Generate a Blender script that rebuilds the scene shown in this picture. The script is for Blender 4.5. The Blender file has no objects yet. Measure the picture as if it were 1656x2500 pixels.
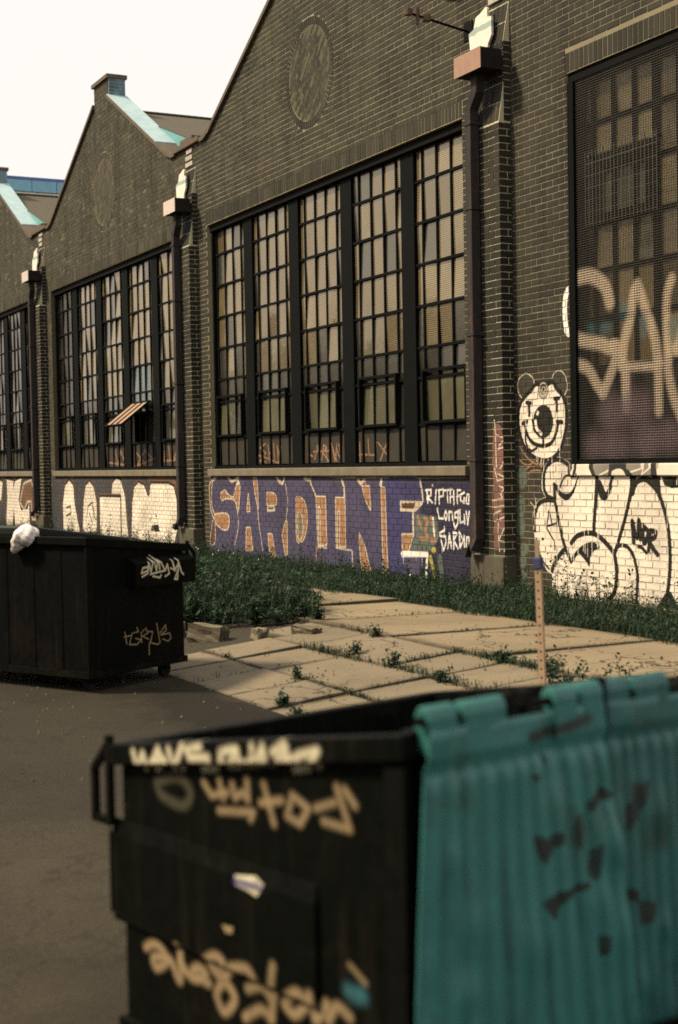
import bpy, bmesh, math, random
import numpy as np
from mathutils import Vector, Matrix

random.seed(7)
rng = np.random.default_rng(11)
R = math.radians
scene = bpy.context.scene
COL = scene.collection

# ------------------------------------------------------------------ camera
PHI, PITCH, ROLL = R(27.075), R(-1.947), R(-1.037)
cd = bpy.data.cameras.new('camera')
cd.sensor_fit = 'VERTICAL'; cd.sensor_height = 36.0; cd.sensor_width = 24.0
cd.lens = 50.0
cd.clip_start = 0.05; cd.clip_end = 3000
cd.dof.use_dof = True; cd.dof.focus_distance = 17.5; cd.dof.aperture_fstop = 2.1
cam = bpy.data.objects.new('camera', cd); COL.objects.link(cam)
_f = Vector((-math.cos(PHI)*math.cos(PITCH), math.sin(PHI)*math.cos(PITCH), math.sin(PITCH)))
_r = Vector((math.sin(PHI), math.cos(PHI), 0)); _u = _r.cross(_f)
_r2 = _r*math.cos(ROLL)+_u*math.sin(ROLL); _u2 = -_r*math.sin(ROLL)+_u*math.cos(ROLL)
M = Matrix((_r2, _u2, -_f)).transposed().to_4x4(); M.translation = Vector((0, -9.52, 1.55))
cam.matrix_world = M
scene.camera = cam

# ------------------------------------------------------------------ sky, sun, exposure
SUN_AZ = Vector((-0.45, -0.89)).normalized(); SUN_EL = R(48)
w = bpy.data.worlds.new('World'); scene.world = w; w.use_nodes = True
nt = w.node_tree; nt.nodes.clear()
o_ = nt.nodes.new('ShaderNodeOutputWorld'); bg = nt.nodes.new('ShaderNodeBackground')
sky = nt.nodes.new('ShaderNodeTexSky'); sky.sky_type = 'NISHITA'; sky.sun_disc = False
sky.sun_elevation = SUN_EL; sky.sun_rotation = math.atan2(SUN_AZ.x, SUN_AZ.y)
sky.dust_density = 5.0; sky.air_density = 1.5
mx = nt.nodes.new('ShaderNodeMix'); mx.data_type = 'RGBA'; mx.inputs[0].default_value = 0.88
mx.inputs[7].default_value = (8.9, 8.45, 7.95, 1)          # thick bright overcast veil
nt.links.new(sky.outputs[0], mx.inputs[6]); nt.links.new(mx.outputs[2], bg.inputs[0])
bg.inputs[1].default_value = 0.10
nt.links.new(bg.outputs[0], o_.inputs[0])
sd = bpy.data.lights.new('sun', 'SUN'); sd.energy = 4.7; sd.angle = R(8); sd.color = (1.0, 0.82, 0.58)
so = bpy.data.objects.new('sun', sd); COL.objects.link(so)
_sv = Vector((SUN_AZ.x*math.cos(SUN_EL), SUN_AZ.y*math.cos(SUN_EL), math.sin(SUN_EL)))
so.rotation_euler = _sv.to_track_quat('Z', 'Y').to_euler()
so.location = (-20, -30, 40)
scene.view_settings.view_transform = 'Standard'; scene.view_settings.look = 'None'
scene.view_settings.exposure = 0.30; scene.view_settings.gamma = 1.0
scene.render.engine = 'CYCLES'
scene.cycles.use_denoising = False
scene.cycles.filter_width = 1.7
scene.cycles.max_bounces = 6; scene.cycles.diffuse_bounces = 3; scene.cycles.glossy_bounces = 3
scene.cycles.transmission_bounces = 4; scene.cycles.transparent_max_bounces = 8
scene.cycles.caustics_reflective = False; scene.cycles.caustics_refractive = False

# ------------------------------------------------------------------ helpers
def tag(o, label=None, cat=None, group=None, kind=None):
    if label: o['label'] = label
    if cat: o['category'] = cat
    if group: o['group'] = group
    if kind: o['kind'] = kind
    return o
def empty(name, loc=(0, 0, 0), rz=0.0):
    o = bpy.data.objects.new(name, None); COL.objects.link(o); o.location = loc; o.rotation_euler = (0, 0, rz)
    o.empty_display_size = .2
    return o
def link(name, me, parent=None):
    o = bpy.data.objects.new(name, me); COL.objects.link(o)
    if parent: o.parent = parent
    return o
class MB:
    def __init__(s): s.v = []; s.f = []; s.mi = []; s.cur = 0
    def face(s, pts):
        n = len(s.v); s.v += [tuple(p) for p in pts]; s.f.append(tuple(range(n, n+len(pts)))); s.mi.append(s.cur); return s
    def box(s, x0, x1, y0, y1, z0, z1):
        n = len(s.v)
        s.v += [(x0,y0,z0),(x1,y0,z0),(x1,y1,z0),(x0,y1,z0),(x0,y0,z1),(x1,y0,z1),(x1,y1,z1),(x0,y1,z1)]
        for q in ((0,3,2,1),(4,5,6,7),(0,1,5,4),(1,2,6,5),(2,3,7,6),(3,0,4,7)):
            s.f.append(tuple(n+i for i in q)); s.mi.append(s.cur)
        return s
    def hexa(s, p):
        n = len(s.v); s.v += [tuple(q) for q in p]
        for q in ((0,3,2,1),(4,5,6,7),(0,1,5,4),(1,2,6,5),(2,3,7,6),(3,0,4,7)):
            s.f.append(tuple(n+i for i in q)); s.mi.append(s.cur)
        return s
    def prism(s, poly, y0, y1):
        """polygon (x, z) extruded along y"""
        n = len(s.v); k = len(poly)
        s.v += [(x, y0, z) for x, z in poly]+[(x, y1, z) for x, z in poly]
        s.f.append(tuple(range(n, n+k))); s.f.append(tuple(range(n+2*k-1, n+k-1, -1))); s.mi += [s.cur]*2
        for i in range(k):
            j = (i+1) % k; s.f.append((n+i, n+k+i, n+k+j, n+j)); s.mi.append(s.cur)
        return s
    def tube(s, pts, r, n=8, ry=None, rot=0.0, caps=True):
        pts = [Vector(p) for p in pts]; rings = []
        prev = None
        for i, p in enumerate(pts):
            d = (pts[min(i+1, len(pts)-1)]-pts[max(i-1, 0)]).normalized()
            a = Vector((1, 0, 0)) if abs(d.x) < .8 else Vector((0, 1, 0))
            a = (a-d*a.dot(d)).normalized(); b = d.cross(a)
            rr = r[i] if isinstance(r, (list, tuple)) else r
            base = len(s.v)
            for k in range(n):
                t = rot+2*math.pi*k/n
                s.v.append(tuple(p+a*math.cos(t)*rr+b*math.sin(t)*(ry if ry else rr)))
            rings.append(base)
        for q in range(len(rings)-1):
            for k in range(n):
                k2 = (k+1) % n
                s.f.append((rings[q]+k, rings[q]+k2, rings[q+1]+k2, rings[q+1]+k)); s.mi.append(s.cur)
        if caps:
            s.f.append(tuple(rings[0]+k for k in range(n-1, -1, -1))); s.f.append(tuple(rings[-1]+k for k in range(n))); s.mi += [s.cur]*2
        return s
    def mesh(s, name, mats, fix=True):
        me = bpy.data.meshes.new(name); me.from_pydata(s.v, [], s.f)
        for m in (mats if isinstance(mats, (list, tuple)) else [mats]): me.materials.append(m)
        if any(s.mi): me.polygons.foreach_set('material_index', s.mi)
        if fix:
            bm = bmesh.new(); bm.from_mesh(me); bmesh.ops.recalc_face_normals(bm, faces=bm.faces); bm.to_mesh(me); bm.free()
        me.update(); return me
    def build(s, name, mats, parent=None, bevel=0.0, smooth=False, fix=True):
        me = s.mesh(name, mats, fix); o = link(name, me, parent)
        if bevel:
            m = o.modifiers.new('bevel', 'BEVEL'); m.width = bevel; m.segments = 2; m.limit_method = 'ANGLE'
        if smooth: me.polygons.foreach_set('use_smooth', [True]*len(me.polygons))
        return o

# ------------------------------------------------------------------ painted lettering: strokes and fills, in metres on each surface
PAINT = {
 'bay0': [
  ('s','w',0.064,[(-12.92,1.38),(-12.95,1.46),(-13.04,1.52),(-13.18,1.55),(-13.32,1.52),(-13.42,1.44),(-13.46,1.31),(-13.45,1.21),(-13.39,1.14),(-13.29,1.1),(-13.44,1.09),(-13.57,1.04),(-13.63,0.96),(-13.65,0.86),(-13.64,0.75),(-13.61,0.63),(-13.55,0.52),(-13.48,0.41),(-13.38,0.3),(-13.31,0.28)]),
  ('p','w',[(-12.91,1.39),(-12.95,1.46),(-13.04,1.52),(-13.18,1.55),(-13.32,1.52),(-13.42,1.44),(-13.46,1.31),(-13.45,1.21),(-13.39,1.14),(-13.29,1.1),(-13.44,1.09),(-13.57,1.04),(-13.63,0.96),(-13.65,0.86),(-13.64,0.75),(-13.61,0.63),(-13.55,0.52),(-13.48,0.41),(-13.38,0.3),(-13.31,0.28),(-13.32,-0.24),(-10.25,-0.2),(-10.1,0.22),(-10.12,0.65),(-10.27,1.09),(-10.48,1.39),(-10.69,1.47),(-12.84,1.47)]),
  ('p','g',[(-12.55,1.47),(-12.47,1.36),(-12.2,1.37),(-12.16,1.47)]),
  ('p','g',[(-11.94,1.46),(-11.87,1.37),(-11.81,1.34),(-11.53,1.36),(-11.39,1.46)]),
  ('s','w',0.02,[(-12.42,1.36),(-12.2,1.43)]),
  ('l','w',0.017,[(-11.88,1.4),(-11.64,1.45),(-11.67,1.38),(-11.52,1.46)]),
  ('f','w',[(-12.18,1.37),(-12.13,1.45),(-12.05,1.46),(-11.96,1.44),(-11.9,1.36),(-11.9,1.29),(-12.17,1.29)]),
  ('s','k',0.055,[(-12.92,1.38),(-12.95,1.46),(-13.04,1.52),(-13.18,1.55),(-13.32,1.52),(-13.42,1.44),(-13.45,1.31),(-13.44,1.21),(-13.39,1.14),(-13.29,1.11)]),
  ('s','k',0.06,[(-13.25,1.09),(-13.41,1.09),(-13.55,1.05),(-13.62,0.96),(-13.65,0.85),(-13.64,0.74)]),
  ('s','k',0.028,[(-13.62,0.64),(-13.58,0.54),(-13.5,0.4),(-13.37,0.3)]),
  ('s','k',0.054,[(-13.25,1.27),(-13.24,1.1),(-13.2,0.97),(-13.13,0.74),(-13.06,0.57),(-12.95,0.41)]),
  ('s','k',0.052,[(-12.95,0.41),(-12.84,0.51),(-12.7,0.59),(-12.55,0.62),(-12.46,0.59)]),
  ('f','k',[(-12.82,0.53),(-12.7,0.59),(-12.55,0.63),(-12.44,0.59),(-12.54,0.54),(-12.59,0.48),(-12.61,0.37),(-12.67,0.42),(-12.74,0.47)]),
  ('f','k',[(-13.26,1.28),(-13.2,1.27),(-13.14,1.2),(-13.05,1.17),(-12.96,1.18),(-12.89,1.23),(-12.82,1.35),(-12.78,1.47),(-12.82,1.47),(-12.87,1.35),(-12.78,1.4),(-12.84,1.25),(-12.91,1.15),(-13.02,1.09),(-13.12,1.12),(-13.21,1.19)]),
  ('s','k',0.031,[(-13.14,1.24),(-13.06,1.35),(-12.98,1.37),(-12.89,1.36)]),
  ('s','k',0.063,[(-12.53,1.46),(-12.47,1.35),(-12.48,1.15),(-12.51,0.95),(-12.53,0.75)]),
  ('f','k',[(-12.47,1.3),(-12.4,1.32),(-12.33,1.22),(-12.3,1.2),(-12.24,1.31),(-12.21,1.44),(-12.16,1.44),(-12.2,1.27),(-12.26,1.14),(-12.34,1.1),(-12.42,1.14)]),
  ('s','k',0.056,[(-12.18,1.44),(-12.07,1.47),(-11.96,1.45),(-11.88,1.33),(-11.89,1.21),(-11.94,1.04),(-12.02,0.84),(-12.11,0.66),(-12.17,0.55)]),
  ('s','k',0.062,[(-12.94,0.62),(-12.83,0.7),(-12.63,0.74),(-12.47,0.72),(-12.3,0.63),(-12.18,0.52),(-12.14,0.36),(-12.15,0.21),(-12.2,0.1),(-12.3,0.02)]),
  ('s','k',0.048,[(-12.17,0.53),(-12.12,0.61),(-12.02,0.63),(-11.93,0.6),(-11.85,0.51),(-11.8,0.36),(-11.8,0.18),(-11.82,0.05)]),
  ('s','k',0.063,[(-13.31,0.29),(-13.22,0.42),(-13.06,0.55)]),
  ('s','k',0.057,[(-11.86,1.18),(-11.8,1.29),(-11.67,1.33),(-11.56,1.28),(-11.44,1.18),(-11.34,0.97),(-11.28,0.69),(-11.28,0.46),(-11.31,0.22),(-11.37,0.06)]),
  ('f','k',[(-11.91,1.43),(-11.82,1.38),(-11.8,1.31),(-11.85,1.18),(-11.89,1.25)]),
  ('f','k',[(-11.52,1.46),(-11.45,1.46),(-11.42,1.35),(-11.41,1.14),(-11.48,1.24),(-11.6,1.33),(-11.81,1.32),(-11.7,1.36),(-11.54,1.36)]),
  ('p','k',[(-11.32,0.21),(-11.26,0.18),(-11.12,0.01),(-11.5,0.01)]),
  ('p','k',[(-11.4,1.36),(-11.35,1.27),(-11.24,1.24),(-10.96,1.26),(-10.96,1.36)]),
  ('s','k',0.051,[(-10.69,1.46),(-10.48,1.39),(-10.27,1.09),(-10.12,0.65),(-10.1,0.22),(-10.25,-0.2)]),
  ('s','k',0.048,[(-11.07,1.23),(-11.02,0.98),(-10.97,0.7),(-10.98,0.33)]),
  ('s','k',0.06,[(-11.87,0.89),(-11.86,0.79),(-11.85,0.67)]),
  ('s','k',0.06,[(-11.86,0.88),(-11.79,0.72),(-11.76,0.9),(-11.74,0.71)]),
  ('s','k',0.059,[(-11.7,0.85),(-11.68,0.67),(-11.61,0.78),(-11.7,0.84)]),
  ('s','k',0.059,[(-11.58,0.8),(-11.61,0.6)]),
  ('s','k',0.059,[(-11.58,0.8),(-11.5,0.79),(-11.52,0.73),(-11.6,0.7),(-11.54,0.62),(-11.47,0.56)]),
  ('s','k',0.044,[(-11.79,0.63),(-11.72,0.62),(-11.65,0.57)]),
  ('l','k',0.025,[(-13.3,0.83),(-13.36,0.97),(-13.4,0.79),(-13.22,0.83)]),
  ('l','k',0.025,[(-13.41,0.77),(-13.26,0.62),(-13.25,0.53)]),
  ('f','k',[(-13.46,0.64),(-13.47,0.63),(-13.48,0.62),(-13.49,0.62),(-13.5,0.62),(-13.51,0.63),(-13.52,0.64),(-13.51,0.65),(-13.5,0.66),(-13.49,0.66),(-13.48,0.66),(-13.47,0.65)]),
  ('f','k',[(-13.32,0.57),(-13.32,0.56),(-13.33,0.55),(-13.34,0.55),(-13.34,0.55),(-13.35,0.56),(-13.35,0.56),(-13.35,0.57),(-13.34,0.58),(-13.34,0.58),(-13.33,0.58),(-13.32,0.57)]),
  ('f','k',[(-13.38,0.48),(-13.38,0.47),(-13.39,0.47),(-13.39,0.46),(-13.4,0.47),(-13.41,0.47),(-13.41,0.48),(-13.41,0.48),(-13.4,0.49),(-13.39,0.49),(-13.39,0.49),(-13.38,0.48)]),
  ('f','g',[(-13.61,2.4),(-13.63,2.32),(-13.69,2.27),(-13.78,2.26),(-13.87,2.28),(-13.93,2.34),(-13.95,2.42),(-13.93,2.49),(-13.86,2.54),(-13.77,2.56),(-13.69,2.53),(-13.63,2.48)]),
  ('s','c',0.014,[(-13.61,2.4),(-13.63,2.32),(-13.69,2.27),(-13.78,2.26),(-13.87,2.28),(-13.93,2.34),(-13.95,2.42),(-13.93,2.49),(-13.86,2.54),(-13.77,2.56),(-13.69,2.53),(-13.63,2.48),(-13.61,2.4)]),
  ('f','g',[(-12.98,2.38),(-13.0,2.31),(-13.06,2.25),(-13.13,2.24),(-13.21,2.26),(-13.26,2.32),(-13.28,2.4),(-13.26,2.48),(-13.2,2.54),(-13.12,2.55),(-13.05,2.52),(-13.0,2.46)]),
  ('s','c',0.013,[(-12.98,2.38),(-13.0,2.31),(-13.06,2.25),(-13.13,2.24),(-13.21,2.26),(-13.26,2.32),(-13.28,2.4),(-13.26,2.48),(-13.2,2.54),(-13.12,2.55),(-13.05,2.52),(-13.0,2.46),(-12.98,2.38)]),
  ('s','k',0.111,[(-13.57,2.4),(-13.69,2.32),(-13.82,2.25),(-13.9,2.16),(-13.92,2.02),(-13.89,1.87),(-13.82,1.74),(-13.7,1.64),(-13.56,1.59),(-13.41,1.57),(-13.27,1.6),(-13.15,1.68),(-13.07,1.83),(-13.03,1.98),(-13.04,2.15),(-13.1,2.26),(-13.2,2.33),(-13.27,2.41),(-13.37,2.36),(-13.43,2.34),(-13.51,2.37),(-13.57,2.4)]),
  ('f','w',[(-13.57,2.4),(-13.69,2.32),(-13.82,2.25),(-13.9,2.16),(-13.92,2.02),(-13.89,1.87),(-13.82,1.74),(-13.7,1.64),(-13.56,1.59),(-13.41,1.57),(-13.27,1.6),(-13.15,1.68),(-13.07,1.83),(-13.03,1.98),(-13.04,2.15),(-13.1,2.26),(-13.2,2.33),(-13.27,2.41),(-13.37,2.36),(-13.43,2.34),(-13.51,2.37)]),
  ('f','g',[(-13.33,2.34),(-13.35,2.29),(-13.39,2.25),(-13.44,2.24),(-13.5,2.26),(-13.53,2.3),(-13.55,2.35),(-13.53,2.4),(-13.49,2.44),(-13.44,2.45),(-13.38,2.43),(-13.34,2.39)]),
  ('s','c',0.012,[(-13.36,2.35),(-13.38,2.31),(-13.4,2.29),(-13.44,2.28),(-13.48,2.29),(-13.5,2.32),(-13.51,2.36),(-13.5,2.4),(-13.47,2.42),(-13.44,2.43),(-13.4,2.42),(-13.37,2.39),(-13.36,2.35)]),
  ('s','c',0.01,[(-13.4,2.35),(-13.41,2.34),(-13.42,2.32),(-13.43,2.32),(-13.45,2.33),(-13.46,2.34),(-13.46,2.36),(-13.46,2.37),(-13.45,2.38),(-13.43,2.39),(-13.42,2.38),(-13.4,2.37),(-13.4,2.35)]),
  ('f','k',[(-13.25,1.98),(-13.28,1.89),(-13.35,1.82),(-13.45,1.8),(-13.55,1.83),(-13.62,1.9),(-13.64,2.0),(-13.62,2.09),(-13.54,2.16),(-13.44,2.18),(-13.34,2.15),(-13.28,2.08)]),
  ('s','k',0.05,[(-13.82,1.99),(-13.77,1.85),(-13.66,1.75),(-13.46,1.71),(-13.3,1.74),(-13.21,1.83),(-13.16,1.97)]),
  ('s','k',0.04,[(-13.66,2.01),(-13.62,1.9),(-13.54,1.84),(-13.46,1.8),(-13.46,1.71)]),
  ('s','w',0.045,[(-13.6,2.0),(-13.58,1.92),(-13.49,1.85)]),
  ('f','w',[(-13.53,2.09),(-13.53,2.08),(-13.54,2.07),(-13.56,2.06),(-13.57,2.07),(-13.58,2.08),(-13.58,2.09),(-13.58,2.1),(-13.57,2.11),(-13.56,2.12),(-13.54,2.11),(-13.53,2.1)]),
  ('s','k',0.05,[(-13.73,2.21),(-13.72,2.07)]),
  ('s','k',0.05,[(-13.77,2.22),(-13.69,2.21)]),
  ('s','k',0.048,[(-13.18,2.24),(-13.18,2.1)]),
  ('s','k',0.048,[(-13.22,2.24),(-13.14,2.24)]),
  ('s','k',0.051,[(-13.86,1.98),(-13.77,2.0)]),
  ('s','k',0.048,[(-13.18,1.98),(-13.08,1.97)]),
  ('s','k',0.035,[(-13.8,1.9),(-13.8,1.76),(-13.7,1.66),(-13.58,1.69)]),
  ('s','o',0.018,[(-13.91,1.7),(-13.79,1.59),(-13.61,1.51),(-13.45,1.51)]),
  ('s','o',0.018,[(-13.93,1.56),(-13.85,1.51),(-13.71,1.5),(-13.62,1.56)]),
  ('s','o',0.018,[(-13.81,1.44),(-13.71,1.48),(-13.45,1.49)]),
  ('s','o',0.018,[(-13.77,1.39),(-13.67,1.43),(-13.51,1.43)]),
  ('s','c',0.014,[(-13.72,1.06),(-13.62,1.0),(-13.62,1.11)]),
  ('s','c',0.014,[(-13.66,1.03),(-13.64,0.89),(-13.66,0.75)]),
  ('f','t',[(-13.78,1.34),(-13.8,1.28),(-13.84,1.23),(-13.89,1.22),(-13.94,1.23),(-13.98,1.28),(-13.99,1.34),(-13.97,1.41),(-13.93,1.46),(-13.88,1.47),(-13.83,1.46),(-13.8,1.41)]),
  ('f','t',[(-13.83,1.02),(-13.84,0.95),(-13.88,0.9),(-13.93,0.88),(-13.97,0.9),(-14.01,0.95),(-14.02,1.01),(-14.0,1.08),(-13.97,1.13),(-13.92,1.14),(-13.88,1.13),(-13.84,1.08)]),
  ('f','t',[(-13.84,0.79),(-13.85,0.73),(-13.89,0.68),(-13.93,0.66),(-13.98,0.68),(-14.01,0.72),(-14.02,0.79),(-14.01,0.85),(-13.97,0.9),(-13.93,0.92),(-13.88,0.9),(-13.85,0.86)]),
  ('f','t',[(-13.77,0.51),(-13.78,0.48),(-13.81,0.45),(-13.86,0.44),(-13.9,0.44),(-13.93,0.47),(-13.94,0.5),(-13.92,0.54),(-13.89,0.57),(-13.85,0.58),(-13.81,0.57),(-13.78,0.55)]),
  ('f','t',[(-13.82,0.37),(-13.83,0.33),(-13.86,0.3),(-13.9,0.28),(-13.94,0.29),(-13.97,0.32),(-13.98,0.36),(-13.97,0.4),(-13.94,0.43),(-13.9,0.45),(-13.86,0.44),(-13.83,0.41)]),
  ('f','t',[(-13.81,0.18),(-13.82,0.14),(-13.85,0.12),(-13.88,0.1),(-13.92,0.11),(-13.95,0.14),(-13.96,0.17),(-13.94,0.21),(-13.92,0.24),(-13.88,0.25),(-13.84,0.24),(-13.82,0.22)]),
  ('s','W',0.082,[(-12.85,3.46),(-12.97,3.4),(-13.01,3.22),(-12.98,3.0),(-12.94,2.95)]),
  ('s','W',0.053,[(-12.86,3.48),(-12.85,3.32)]),
  ('s','W',0.058,[(-12.9,2.98),(-12.85,2.86),(-12.84,2.79)]),
  ('s','W',0.032,[(-12.85,2.63),(-12.85,2.55)]),
 ],
 'pier': [
  ('f','r',[(-14.19,1.98),(-14.08,1.96),(-14.04,1.86),(-14.03,1.71),(-14.03,1.55),(-14.05,1.43),(-14.01,1.34),(-14.04,1.19),(-14.02,1.08),(-14.07,0.96),(-14.01,0.84),(-14.05,0.74),(-14.14,0.66),(-14.16,0.52),(-14.25,0.51),(-14.26,0.83),(-14.28,1.07),(-14.25,1.31),(-14.27,1.55),(-14.25,1.84)]),
  ('l','c',0.021,[(-14.21,2.03),(-14.19,1.86),(-14.18,1.48)]),
  ('l','c',0.02,[(-14.17,1.86),(-13.99,1.81),(-14.11,1.73)]),
  ('l','c',0.02,[(-14.15,1.69),(-13.99,1.71),(-13.99,1.57),(-14.1,1.46)]),
  ('l','c',0.02,[(-14.22,1.46),(-14.16,1.31),(-13.99,1.35),(-14.16,1.4)]),
  ('l','c',0.02,[(-14.14,1.26),(-14.01,1.22),(-14.1,1.16)]),
  ('l','c',0.021,[(-14.27,1.08),(-14.06,1.1),(-14.1,1.16)]),
  ('l','c',0.02,[(-14.26,1.0),(-14.01,1.02)]),
  ('l','c',0.02,[(-14.24,0.83),(-14.02,0.89)]),
  ('l','c',0.021,[(-14.16,0.81),(-14.14,0.48)]),
  ('l','c',0.021,[(-14.14,0.62),(-14.01,0.78)]),
  ('l','c',0.02,[(-14.16,0.6),(-13.99,0.59),(-14.04,0.48)]),
  ('l','c',0.021,[(-14.24,0.92),(-14.11,0.96)]),
  ('s','c',0.025,[(-14.08,0.42),(-14.06,0.18)]),
 ],
 'jamb': [
  ('s','d',0.024,[(-14.84,1.85),(-14.85,1.8),(-14.88,1.77),(-14.92,1.76),(-14.96,1.77),(-14.99,1.81),(-15.0,1.86),(-14.98,1.9),(-14.96,1.94),(-14.92,1.95),(-14.88,1.93),(-14.85,1.9),(-14.84,1.85)]),
  ('s','d',0.024,[(-14.85,1.55),(-14.86,1.51),(-14.89,1.47),(-14.93,1.46),(-14.97,1.48),(-15.0,1.51),(-15.0,1.56),(-14.99,1.6),(-14.96,1.64),(-14.92,1.65),(-14.88,1.64),(-14.86,1.6),(-14.85,1.55)]),
  ('s','d',0.024,[(-14.86,1.27),(-14.87,1.22),(-14.9,1.19),(-14.94,1.18),(-14.98,1.19),(-15.0,1.22),(-15.01,1.27),(-15.0,1.32),(-14.97,1.35),(-14.93,1.36),(-14.89,1.35),(-14.86,1.32),(-14.86,1.27)]),
  ('s','d',0.024,[(-14.86,1.06),(-14.87,1.01),(-14.9,0.98),(-14.94,0.96),(-14.98,0.98),(-15.01,1.01),(-15.02,1.06),(-15.01,1.1),(-14.98,1.14),(-14.94,1.15),(-14.9,1.14),(-14.87,1.1),(-14.86,1.06)]),
  ('s','d',0.024,[(-15.03,0.76),(-14.96,0.86),(-14.84,0.81),(-15.01,0.68),(-14.96,0.58),(-14.83,0.61)]),
  ('s','d',0.023,[(-15.02,1.73),(-14.86,1.68),(-14.85,1.55)]),
 ],
 'wall1': [
  ('p','v',[(-23.67,1.36),(-23.79,-0.74),(-18.8,-0.38),(-18.73,1.36)]),
  ('p','v',[(-18.98,1.33),(-19.06,-0.53),(-16.24,-0.3),(-16.19,1.33)]),
  ('p','n',[(-16.26,1.33),(-16.31,-0.31),(-15.01,-0.21),(-14.97,1.34)]),
  ('f','b',[(-17.19,1.31),(-16.29,1.32),(-16.25,1.07),(-16.83,1.03),(-16.48,0.86),(-16.51,0.61),(-16.79,0.57),(-16.7,0.04),(-17.15,0.08),(-17.18,0.66)]),
  ('s','c',0.056,[(-23.4,1.34),(-23.55,1.29),(-23.61,1.08),(-23.62,0.86),(-23.52,0.71),(-23.4,0.61),(-23.48,0.6),(-23.62,0.74),(-23.68,0.96),(-23.66,1.23),(-23.4,1.34)]),
  ('f','p',[(-23.4,1.34),(-23.55,1.29),(-23.61,1.08),(-23.62,0.86),(-23.52,0.71),(-23.4,0.61),(-23.48,0.6),(-23.62,0.74),(-23.68,0.96),(-23.66,1.23)]),
  ('s','c',0.065,[(-23.45,0.68),(-22.96,0.7),(-22.83,0.63),(-22.89,0.47),(-23.1,0.45),(-23.34,0.51),(-23.48,0.6),(-23.45,0.68)]),
  ('f','o',[(-23.45,0.68),(-22.96,0.7),(-22.83,0.63),(-22.89,0.47),(-23.1,0.45),(-23.34,0.51),(-23.48,0.6)]),
  ('s','c',0.046,[(-23.57,0.56),(-23.48,0.55),(-23.5,0.2),(-23.71,0.19),(-23.57,0.56)]),
  ('f','p',[(-23.57,0.56),(-23.48,0.55),(-23.5,0.2),(-23.71,0.19)]),
  ('s','c',0.053,[(-23.16,1.06),(-22.98,1.11),(-22.86,1.05),(-22.61,1.0),(-22.44,1.22),(-22.32,1.22),(-22.36,0.96),(-22.42,0.79),(-22.55,0.96),(-22.91,0.99),(-23.13,0.96),(-23.16,1.06)]),
  ('f','o',[(-23.16,1.06),(-22.98,1.11),(-22.86,1.05),(-22.61,1.0),(-22.44,1.22),(-22.32,1.22),(-22.36,0.96),(-22.42,0.79),(-22.55,0.96),(-22.91,0.99),(-23.13,0.96)]),
  ('s','c',0.049,[(-22.85,1.35),(-22.65,1.28),(-22.38,1.35)]),
  ('s','c',0.062,[(-22.42,1.34),(-22.4,1.23)]),
  ('s','c',0.022,[(-22.44,0.79),(-22.42,0.5),(-22.59,0.19)]),
  ('l','c',0.043,[(-21.96,1.06),(-21.91,0.79),(-22.03,0.78),(-21.96,1.06)]),
  ('p','o',[(-21.96,1.06),(-21.91,0.79),(-22.03,0.78)]),
  ('l','c',0.047,[(-22.07,0.49),(-21.92,0.5),(-21.82,0.14),(-22.1,0.12),(-22.07,0.49)]),
  ('p','o',[(-22.07,0.49),(-21.92,0.5),(-21.82,0.14),(-22.1,0.12)]),
  ('l','c',0.046,[(-21.74,1.34),(-21.63,1.34),(-21.58,1.22),(-21.57,0.99),(-21.57,0.84),(-21.66,1.04),(-21.74,1.34)]),
  ('p','o',[(-21.74,1.34),(-21.63,1.34),(-21.58,1.22),(-21.57,0.99),(-21.57,0.84),(-21.66,1.04)]),
  ('s','c',0.023,[(-21.58,0.84),(-21.55,0.6),(-21.41,0.14)]),
  ('s','c',0.044,[(-21.19,1.09),(-20.93,1.08),(-20.83,1.0),(-20.88,0.91),(-21.18,0.9),(-21.19,1.09)]),
  ('f','o',[(-21.19,1.09),(-20.93,1.08),(-20.83,1.0),(-20.88,0.91),(-21.18,0.9)]),
  ('l','c',0.04,[(-21.18,0.88),(-20.94,0.88),(-20.91,0.82),(-21.19,0.8),(-21.18,0.88)]),
  ('l','c',0.044,[(-21.18,0.42),(-21.04,0.42),(-20.91,0.08),(-21.12,0.07),(-21.18,0.42)]),
  ('p','o',[(-21.18,0.42),(-21.04,0.42),(-20.91,0.08),(-21.12,0.07)]),
  ('l','c',0.043,[(-20.51,0.64),(-20.45,0.64),(-20.46,0.13),(-20.53,0.12),(-20.63,0.42),(-20.51,0.64)]),
  ('p','o',[(-20.51,0.64),(-20.45,0.64),(-20.46,0.13),(-20.53,0.12),(-20.63,0.42)]),
  ('s','c',0.022,[(-20.48,1.24),(-20.41,0.99),(-20.47,0.66)]),
  ('s','c',0.057,[(-20.81,1.34),(-20.61,1.25),(-20.52,1.35)]),
  ('s','c',0.041,[(-20.08,1.03),(-19.9,1.02),(-19.76,0.93),(-19.71,0.71),(-19.77,0.49),(-19.9,0.37),(-20.08,0.36),(-20.1,0.64),(-20.08,1.03)]),
  ('f','o',[(-20.08,1.03),(-19.9,1.02),(-19.76,0.93),(-19.71,0.71),(-19.77,0.49),(-19.9,0.37),(-20.08,0.36),(-20.1,0.64)]),
  ('s','c',0.029,[(-20.04,0.8),(-19.91,0.76),(-19.86,0.62),(-19.9,0.43),(-20.04,0.4),(-20.04,0.8)]),
  ('f','t',[(-20.03,0.79),(-19.91,0.75),(-19.87,0.62),(-19.91,0.44),(-20.03,0.41)]),
  ('s','c',0.053,[(-19.79,1.33),(-19.62,1.31)]),
  ('s','c',0.032,[(-19.57,1.34),(-19.56,1.26),(-19.46,1.15),(-19.36,1.02)]),
  ('l','c',0.044,[(-19.37,1.05),(-19.07,1.05),(-19.06,0.34),(-19.35,0.32),(-19.37,1.05)]),
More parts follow.
